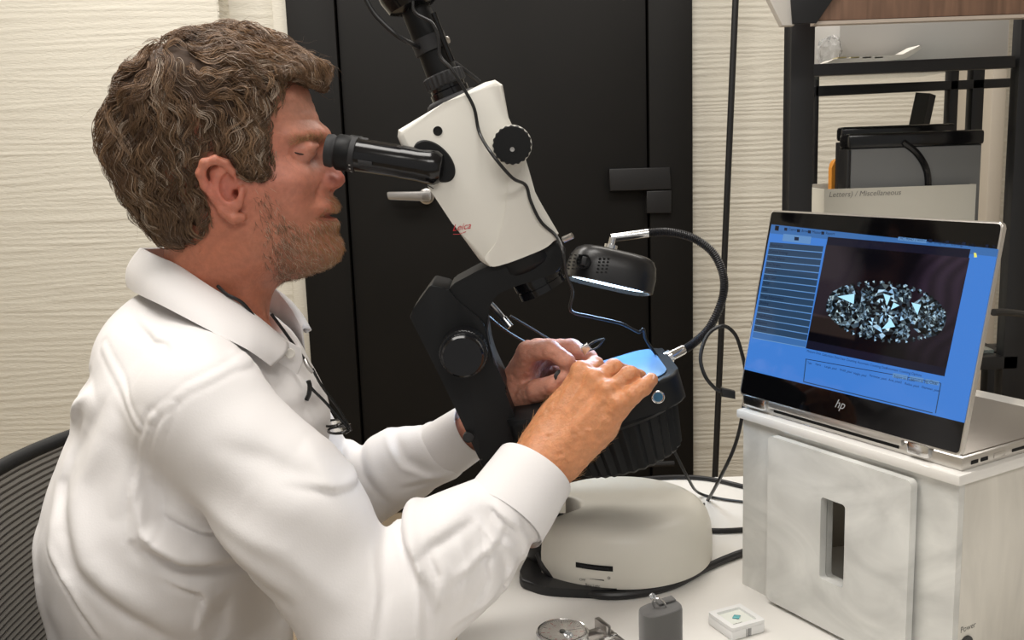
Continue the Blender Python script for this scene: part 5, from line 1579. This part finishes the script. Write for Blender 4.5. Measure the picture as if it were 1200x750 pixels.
# white gem case
M_wp = mat('white_plastic', (0.78, 0.78, 0.77), 0.3)
g1 = PZ(833, 737, TZ); g2 = PZ(858, 752, TZ); g3 = PZ(893, 742, TZ)
gu = g3 - g2; Lg = .042; gu[2] = 0; gu /= np.linalg.norm(gu); gv = np.array([-gu[1], gu[0], 0])
gh = .0105
case = thing('gem_case', g2 + gu * .02 + gv * .02, 'small square white gem case with a teal stone under its window', 'case')
box('case_body', g2 + up_ * .0003, gu * Lg, gv * Lg, up_ * gh, M_wp, case, bev=.0015)
frame_panel('case_lid', g2 + up_ * (gh + .0004), gu, gv, Lg, Lg, (.006, .006, Lg - .006, Lg - .006), up_ * .0035, M_wp, case, rad=.002, hr=.0015)
M_pad = mat('case_pad', (0.72, 0.74, 0.68), 0.6)
box('case_pad', g2 + gu * .006 + gv * .006 + up_ * (gh + .0003), gu * (Lg - .012), gv * (Lg - .012), up_ * .0007, M_pad, case)
gt = g2 + gu * .022 + gv * .022 + up_ * (gh + .001)
M_teal = mat('teal_gem', (0.12, 0.42, 0.44), 0.08, coat=.8)
tg = prism('teal_stone', [gt + gu * .0055, gt + gv * .0045, gt - gu * .0055, gt - gv * .0045], up_ * .002, M_teal, None, bev=.001)
tag(tg, 'teal lozenge-shaped stone lying in the white gem case', 'gem')
text('case_print', 'SAPPHIRE', g2 + gu * .008 + gv * .010 + up_ * (gh + .0011), gu, gv, .0032, M_text_dark, case)
for k, w in enumerate((.0006, .0003, .0009, .0004, .0007)):
    box('barcode_bar', g2 + gu * (.018 + k * .0013) - gv * .0002 + up_ * .001, gu * w, gv * .0003, up_ * (gh - .002), M_text_dark, case)

# ================================================================== reading glasses on a neck cord
M_fr = mat('frame_black', (0.010, 0.010, 0.010), 0.25)
gl_ = thing('reading_glasses', P(390, 480, 1.05), 'black reading glasses hanging on the chest from a neck cord', 'glasses')
GYc = 1.07
tube('temple', [P(366, 432, 1.062), P(377, 452, 1.058), P(396, 478, 1.055), P(409, 500, 1.052)], .0016, M_fr, gl_, 8, 4)
tube('temple', [P(360, 446, 1.05), P(366, 456, 1.05), P(380, 470, 1.05), P(396, 488, 1.05), P(408, 502, 1.05)], .0017, M_fr, gl_, 8, 4)
tube('temple_tip', [P(359, 469, 1.048), P(362, 462, 1.049), P(363, 452, 1.05), P(361, 446, 1.05)], .0026, M_fr, gl_, 8, 4)
def rim(c, a, b, ra, rb):
    return [c + a * (ra * math.cos(t)) + b * (rb * math.sin(t)) for t in np.linspace(0, 6.283, 25)]
fx = P(384, 507, 1.05) - P(410, 503, 1.05); fx /= np.linalg.norm(fx)
fd = np.array([-.30, .93, -.10]); fd /= np.linalg.norm(fd)
for k in (0, 1):
    c_ = P(398, 505, 1.05) + fd * (.006 + .050 * k)
    tube('lens_rim', rim(c_, fd, fx, .021, .012), .0015, M_fr, gl_, 8)
    lathe('lens', c_, np.cross(fd, fx), [(-.0004, .0115), (.0004, .0115)], M_glass, gl_, 24)
tube('bridge', [P(400, 504, 1.05) + fd * .026, P(402, 502, 1.05) + fd * .031, P(400, 504, 1.05) + fd * .036], .0015, M_fr, gl_, 8, 3)
tube('frame_hinge', [P(404, 507, 1.05), P(411, 503, 1.05), P(409, 497, 1.05)], .0022, M_fr, gl_, 8)
tube('neck_cord', [P(255, 335, 1.034), P(266, 345, 1.028), P(283, 354, 1.028), P(297, 370, 1.030), P(305, 382, 1.036)], .0019, M_cab, gl_, 8, 6)
tube('neck_cord', [P(318, 368, 1.085), P(327, 380, 1.082), P(338, 395, 1.078), P(350, 412, 1.070), P(359, 424, 1.064)], .0018, M_cab, gl_, 8, 6)
tube('cord_clip', [P(357, 421, 1.064), P(361, 429, 1.062), P(367, 436, 1.062)], .0028, M_steel, gl_, 10, 3)

# ================================================================== mesh chair
chairY = 1.16; CT = P(50, 513, 1.28)[2] + 1.1 * .16 ** 2
M_rib = mat('chair_rib', (0.13, 0.122, 0.11), 0.4); M_gap = mat('chair_web', (0.02, 0.02, 0.02), 0.7)
chx = lambda y, z: -.645 + 1.15 * (y - 1.10) ** 2 - .10 * (z - 1.0) * 1.0
def ctop(y): return CT - 1.1 * (y - 1.12) ** 2
def zrib(y, f): return z0c + (ctop(y) - z0c) * f + 1.5 * ((y - 1.10) ** 2 - .18 ** 2 * f) * (1 - .35 * f)
z0c = .45
chair = thing('office_chair', (-.45, 1.10, 0), 'dark grey office chair with ribbed mesh back behind the man', 'chair')
ys = np.linspace(.82, 1.38, 15)
nrib = 58; z0c = .45
for k in range(nrib):
    pts_ = []
    for y in ys:
        f = k / (nrib - 1); z = zrib(y, f)
        pts_.append((chx(y, z), y, z))
    tube('back_rib', pts_, .0042, M_rib, chair, 6)
Vw = []; 
for y in ys:
    for f in np.linspace(0, 1, 20): z = zrib(y, f); Vw.append((chx(y, z) - .003, y, z))
i_, j_ = np.meshgrid(np.arange(len(ys) - 1), np.arange(19), indexing='ij'); a_ = (i_ * 20 + j_).ravel()
fastmesh('back_web', Vw, np.stack([a_, a_ + 1, a_ + 21, a_ + 20], 1), M_gap, chair)
tube('back_frame', [(chx(y, z) - .004, y, z) for y, z in [(.82, z0c)] + [(y, zrib(y, 1)) for y in ys] + [(1.38, z0c)]], .010, M_blackplastic, chair, 12)
prism('seat', smooth_poly([(-.62, .84, .44), (-.18, .86, .44), (-.18, 1.34, .44), (-.62, 1.36, .44)], .15, 4), (0, 0, .05), M_gap, chair, bev=.015)
tube('back_stem', [(-.66, 1.1, .62), (-.70, 1.1, .50), (-.55, 1.1, .42), (-.42, 1.1, .41)], .022, M_blackplastic, chair, 12, 5)
lathe('gas_column', (-.42, 1.1, .08), up_, [(0, .03), (.2, .03), (.2, .022), (.36, .022)], M_steel, chair, 24)
for k in range(5):
    a = 2 * math.pi * k / 5 + .3; d_ = np.array([math.cos(a), math.sin(a), 0]); b_ = np.array([-.42, 1.1, 0])
    tube('foot_spoke', [b_ + up_ * .11, b_ + d_ * .15 + up_ * .10, b_ + d_ * .29 + up_ * .075], .017, M_blackplastic, chair, 10)
    lathe('castor', b_ + d_ * .29 + up_ * .0275 - np.cross(up_, d_) * .018, np.cross(up_, d_), [(0, .022), (.004, .027), (.032, .027), (.036, .022)], M_rubber, chair, 20)

# ================================================================== storage rack on the right
RF_, RB_ = 1.75, 2.15
rack = thing('storage_rack', (1.0, 1.95, 0), 'black metal storage rack with glass shelves on the right', 'rack')
def post(name, x0, x1_, y, Y, w=.03, m=M_black, z0=0.0, z1=2.45):
    a = P(x0, y, Y); b = P(x1_, y, Y); return abox(name, (a[0], Y, z0), (b[0], Y + w, z1), m, rack, bev=.002)
post('post', 926, 954, 120, RF_, .045); post('post', 955, 960, 120, RB_, .03); post('post', 1192, 1225, 120, RF_, .03)
post('post', 1113, 1123, 120, RB_, .03); post('post', 1139, 1153, 120, RB_, .03, m=M_black)
prism('rail', pxpoly([(953, 75), (1190, 65), (1190, 79), (953, 89)], RF_), (0, .03, 0), M_black, rack, bev=.001)
prism('rail', pxpoly([(953, 101), (1200, 91), (1200, 101), (953, 113)], RB_), (0, .03, 0), M_black, rack, bev=.001)
M_shelfglass = mat('shelf_glass', (0.55, 0.62, 0.60), 0.08, trans=.75, ior=1.45)
za = P(953, 82, RF_)[2]
xa_, xb_ = P(954, 82, RF_)[0], P(1212, 82, RF_)[0]
prism('glass_shelf', [(xa_, RF_ + .03, za + .004), (xb_ - .03, RF_ + .03, za + .004), (xb_ - .03, RB_, za + .004), (xa_ + .13, RB_, za + .004)], (0, 0, .006), M_shelfglass, rack)
tube('shelf_brace', [P(1085, 110, RB_ - .02), P(1076, 152, RB_ - .02)], .022, M_black, rack, 4)
zs2 = P(1170, 418, RF_)[2]
prism('rail', [(xa_, RF_, zs2), (xb_, RF_, zs2), (xb_, RF_, zs2 - .024), (xa_, RF_, zs2 - .024)], (0, .03, 0), M_black, rack, bev=.001)
abox('rail', (xa_, RB_, zs2 - .024), (xb_, RB_ + .03, zs2), M_black, rack, bev=.001)
prism('glass_shelf', [(xa_, RF_ + .03, zs2 + .0005), (xb_ - .03, RF_ + .03, zs2 + .0005), (xb_ - .03, RB_, zs2 + .0005), (xa_ + .13, RB_, zs2 + .0005)], (0, 0, .006), M_shelfglass, rack)
abox('side_rail', (xb_ - .03, RF_ + .045, zs2 - .024), (xb_, RB_, zs2), M_black, rack, bev=.001)
abox('post', (P(1157, 450, RF_ + .2)[0], RF_ + .2, 0), (P(1176, 450, RF_ + .2)[0], RF_ + .23, zs2 - .025), M_black, rack, bev=.001)
# fibreboard desk hutch in wood grain above
M_wood = mat('wood_laminate', (0.20, 0.115, 0.075), 0.5, noise=((60, 60, 5), .28, 6, 1.0))
M_lam = mat('laminate_edge', (0.55, 0.47, 0.40), 0.5); M_cream = mat('cream_panel', (0.62, 0.59, 0.54), 0.5)
hut = thing('wall_cabinet', P(1100, 0, 1.62), 'wood-grain shelf unit hanging above the rack at the top right', 'cabinet')
zw0 = P(1080, 24, 1.60)[2]; xw0 = P(958, 20, 1.60)[0]
prism('wood_panel', [P(955, 24.5, 1.60), P(1260, 14, 1.60), P(1260, -70, 1.60), P(955, -70, 1.60)], (0, .02, 0), M_wood, hut, bev=.001)
prism('edge_strip', [P(955, 29, 1.598), P(1260, 18.5, 1.598), P(1260, 14.5, 1.598), P(955, 25, 1.598)], (0, .024, 0), M_lam, hut)
prism('side_panel', [P(896, -12, 1.60), P(917, 30, 1.60), P(931, 30, 1.60), P(931, -12, 1.60)], (0, .02, 0), M_cream, hut, bev=.001)
prism('bracket', [P(926, -14, 1.594), P(985, -14, 1.594), P(957, 27, 1.594), P(929, 28, 1.594)], (0, .005, 0), M_black, hut, bev=.001)
# things on the upper glass shelf
M_bin = mat('grey_bin', (0.52, 0.51, 0.49), 0.45)
zg = za + .0103
def on_shelf(name, x0, x1_, yt, Y, dep, z0, m, label, cat, bev=.004):
    a = P(x0, yt, Y); b = P(x1_, yt, Y)
    o = abox(name, (a[0], Y, z0), (b[0], Y + dep, a[2]), m, None, bev=bev); tag(o, label, cat); return o
on_shelf('storage_bin', 984, 1184, 20, 1.93, .16, zg, M_bin, 'pale grey storage bin on the upper glass shelf', 'bin')
tray = thing('shelf_tray', P(1020, 66, 1.85), 'thin white bent tray with small labels on the upper glass shelf', 'tray')
zz = zg - P(1000, 76, 1.85)[2]
def up3(l): return [q + np.array([0, 0, zz]) for q in pxpoly(l, 1.85)]
prism('tray_plate', up3([(970, 71), (978, 67), (1058, 62), (1078, 51), (1080, 55), (1062, 67), (1000, 75), (972, 76)]), (0, .06, 0), M_cream, tray, bev=.0006)
M_gold = mat('label_gold', (0.5, 0.42, 0.2), 0.5)
for x in (982, 997, 1011, 1025): prism('tray_label', up3([(x, 66.5), (x + 10, 66), (x + 10, 64.5), (x, 65)]), (0, .03, 0), M_gold, tray)
M_bag = mat('clear_bag', (0.9, 0.9, 0.9), 0.15, trans=.8, ior=1.3)
rb = np.random.default_rng(4)
bm = bmesh.new(); bmesh.ops.create_icosphere(bm, subdivisions=3, radius=1)
bc_ = P(972, 57, 1.95)
for v in bm.verts:
    k = 1 + .18 * rb.uniform(-1, 1); v.co = V3(bc_) + Vector((v.co.x * .018 * k, v.co.y * .05, v.co.z * .03 * k))
zmin = min(v.co.z for v in bm.verts)
for v in bm.verts: v.co.z += zg - zmin + .0005
tag(bobj('plastic_bag', bm, M_bag, None, smooth=False), 'crumpled clear plastic bag beside the grey bin', 'bag')
# lower shelf: file box, binders, orange folder
zg2 = zs2 + .0068
M_card = mat('cream_card', (0.68, 0.66, 0.58), 0.7); M_cards = mat('card_side', (0.42, 0.36, 0.28), 0.7)
fb = thing('file_box', P(1055, 260, 1.86), 'cream cardboard file box on the lower shelf, holding binders', 'box')
fa = P(966, 222, 1.84); fc = P(1144, 219, 1.84)
FX0, FX1, FZ1 = fa[0], fc[0], fa[2]
abox('front_flap', (FX0, 1.84, zg2), (FX1, 1.843, FZ1), M_card, fb)
abox('back_wall', (FX0, 2.06, zg2), (FX1, 2.063, FZ1), M_card, fb)
abox('side_wall', (FX0, 1.8432, zg2), (FX0 + .003, 2.0598, FZ1), M_card, fb)
abox('side_wall', (FX1 - .003, 1.8432, zg2), (FX1, 2.0598, FZ1), M_cards, fb)
abox('bottom', (FX0 + .003, 1.8432, zg2), (FX1 - .003, 2.0598, zg2 + .003), M_card, fb)
M_pencil = mat('pencil_print', (0.25, 0.24, 0.22), 0.7)
text('box_writing', 'Letters) / Miscellaneous', P(971, 231, 1.8395), (1, 0, 0), (0, 0, 1), .014, M_pencil, fb, shear=.2)
M_binder = mat('binder_grey', (0.19, 0.195, 0.195), 0.5)
def binder(y0, dep, xl_, xr_, yt, label, m, strap=True):
    b = thing('binder', (P(xl_, 200, y0)[0], y0, zg2 + .003), label, 'binder', None)
    a = P(xl_, yt, y0); c = P(xr_, yt, y0); zt_ = a[2]
    abox('cover', (a[0] + .006, y0, zg2 + .0035), (c[0] - .004, y0 + dep, zt_ - .028), m, b, bev=.003)
    abox('top_rim', (a[0], y0 - .003, zt_ - .0278), (c[0], y0 + dep + .002, zt_), M_gloss, b, bev=.006)
    abox('spine', (a[0] - .0005, y0 - .001, zg2 + .0035), (a[0] + .0055, y0 + dep, zt_ - .029), M_black, b, bev=.001)
    if strap:
        tube('elastic_strap', [P(1058, 166, y0 - .001), P(1075, 180, y0 - .001), P(1086, 200, y0 - .001), P(1088, 226, y0 - .001)], .0065, M_gloss, b, 8, 6)
    return b
binder(1.86, .05, 994, 1154, 157, 'grey binder with a black top edge and curved strap, front of the file box', M_binder)
binder(1.93, .03, 986, 1120, 149, 'black binder standing behind the grey one in the file box', M_black, False)
of_ = P(975, 186, 1.97); oc = P(986, 186, 1.97)
o = prism('orange_folder', round_poly([(of_[0], 1.97, zg2 + .004), (oc[0] + .02, 1.97, zg2 + .004), (oc[0] + .02, 1.97, of_[2]), (of_[0], 1.97, of_[2])], .02), (0, .02, 0), mat('orange', (0.75, 0.30, 0.04), 0.5), None, bev=.002)
tag(o, 'orange folder edge showing at the left in the file box', 'folder')
# black cable end on the rack
cable('rack_cable', [P(1164, 366, 1.60), P(1182, 366, 1.62), P(1215, 370, 1.66)], .006, 'black plug and cable beside the lower shelf, right of the screen', 4)
# boxed corner of the wall behind the rack
struct(abox('trim_7', (P(1158, 200, 3.0)[0], 3.0, 0), (P(1176, 200, 3.0)[0], WY, 2.6), mat('corner_paint', (0.5, 0.45, 0.38), 0.6), bev=.01))
struct(abox('wall_right', (2.3, -1.6, 0), (2.4, WY, 2.6), M_paint))
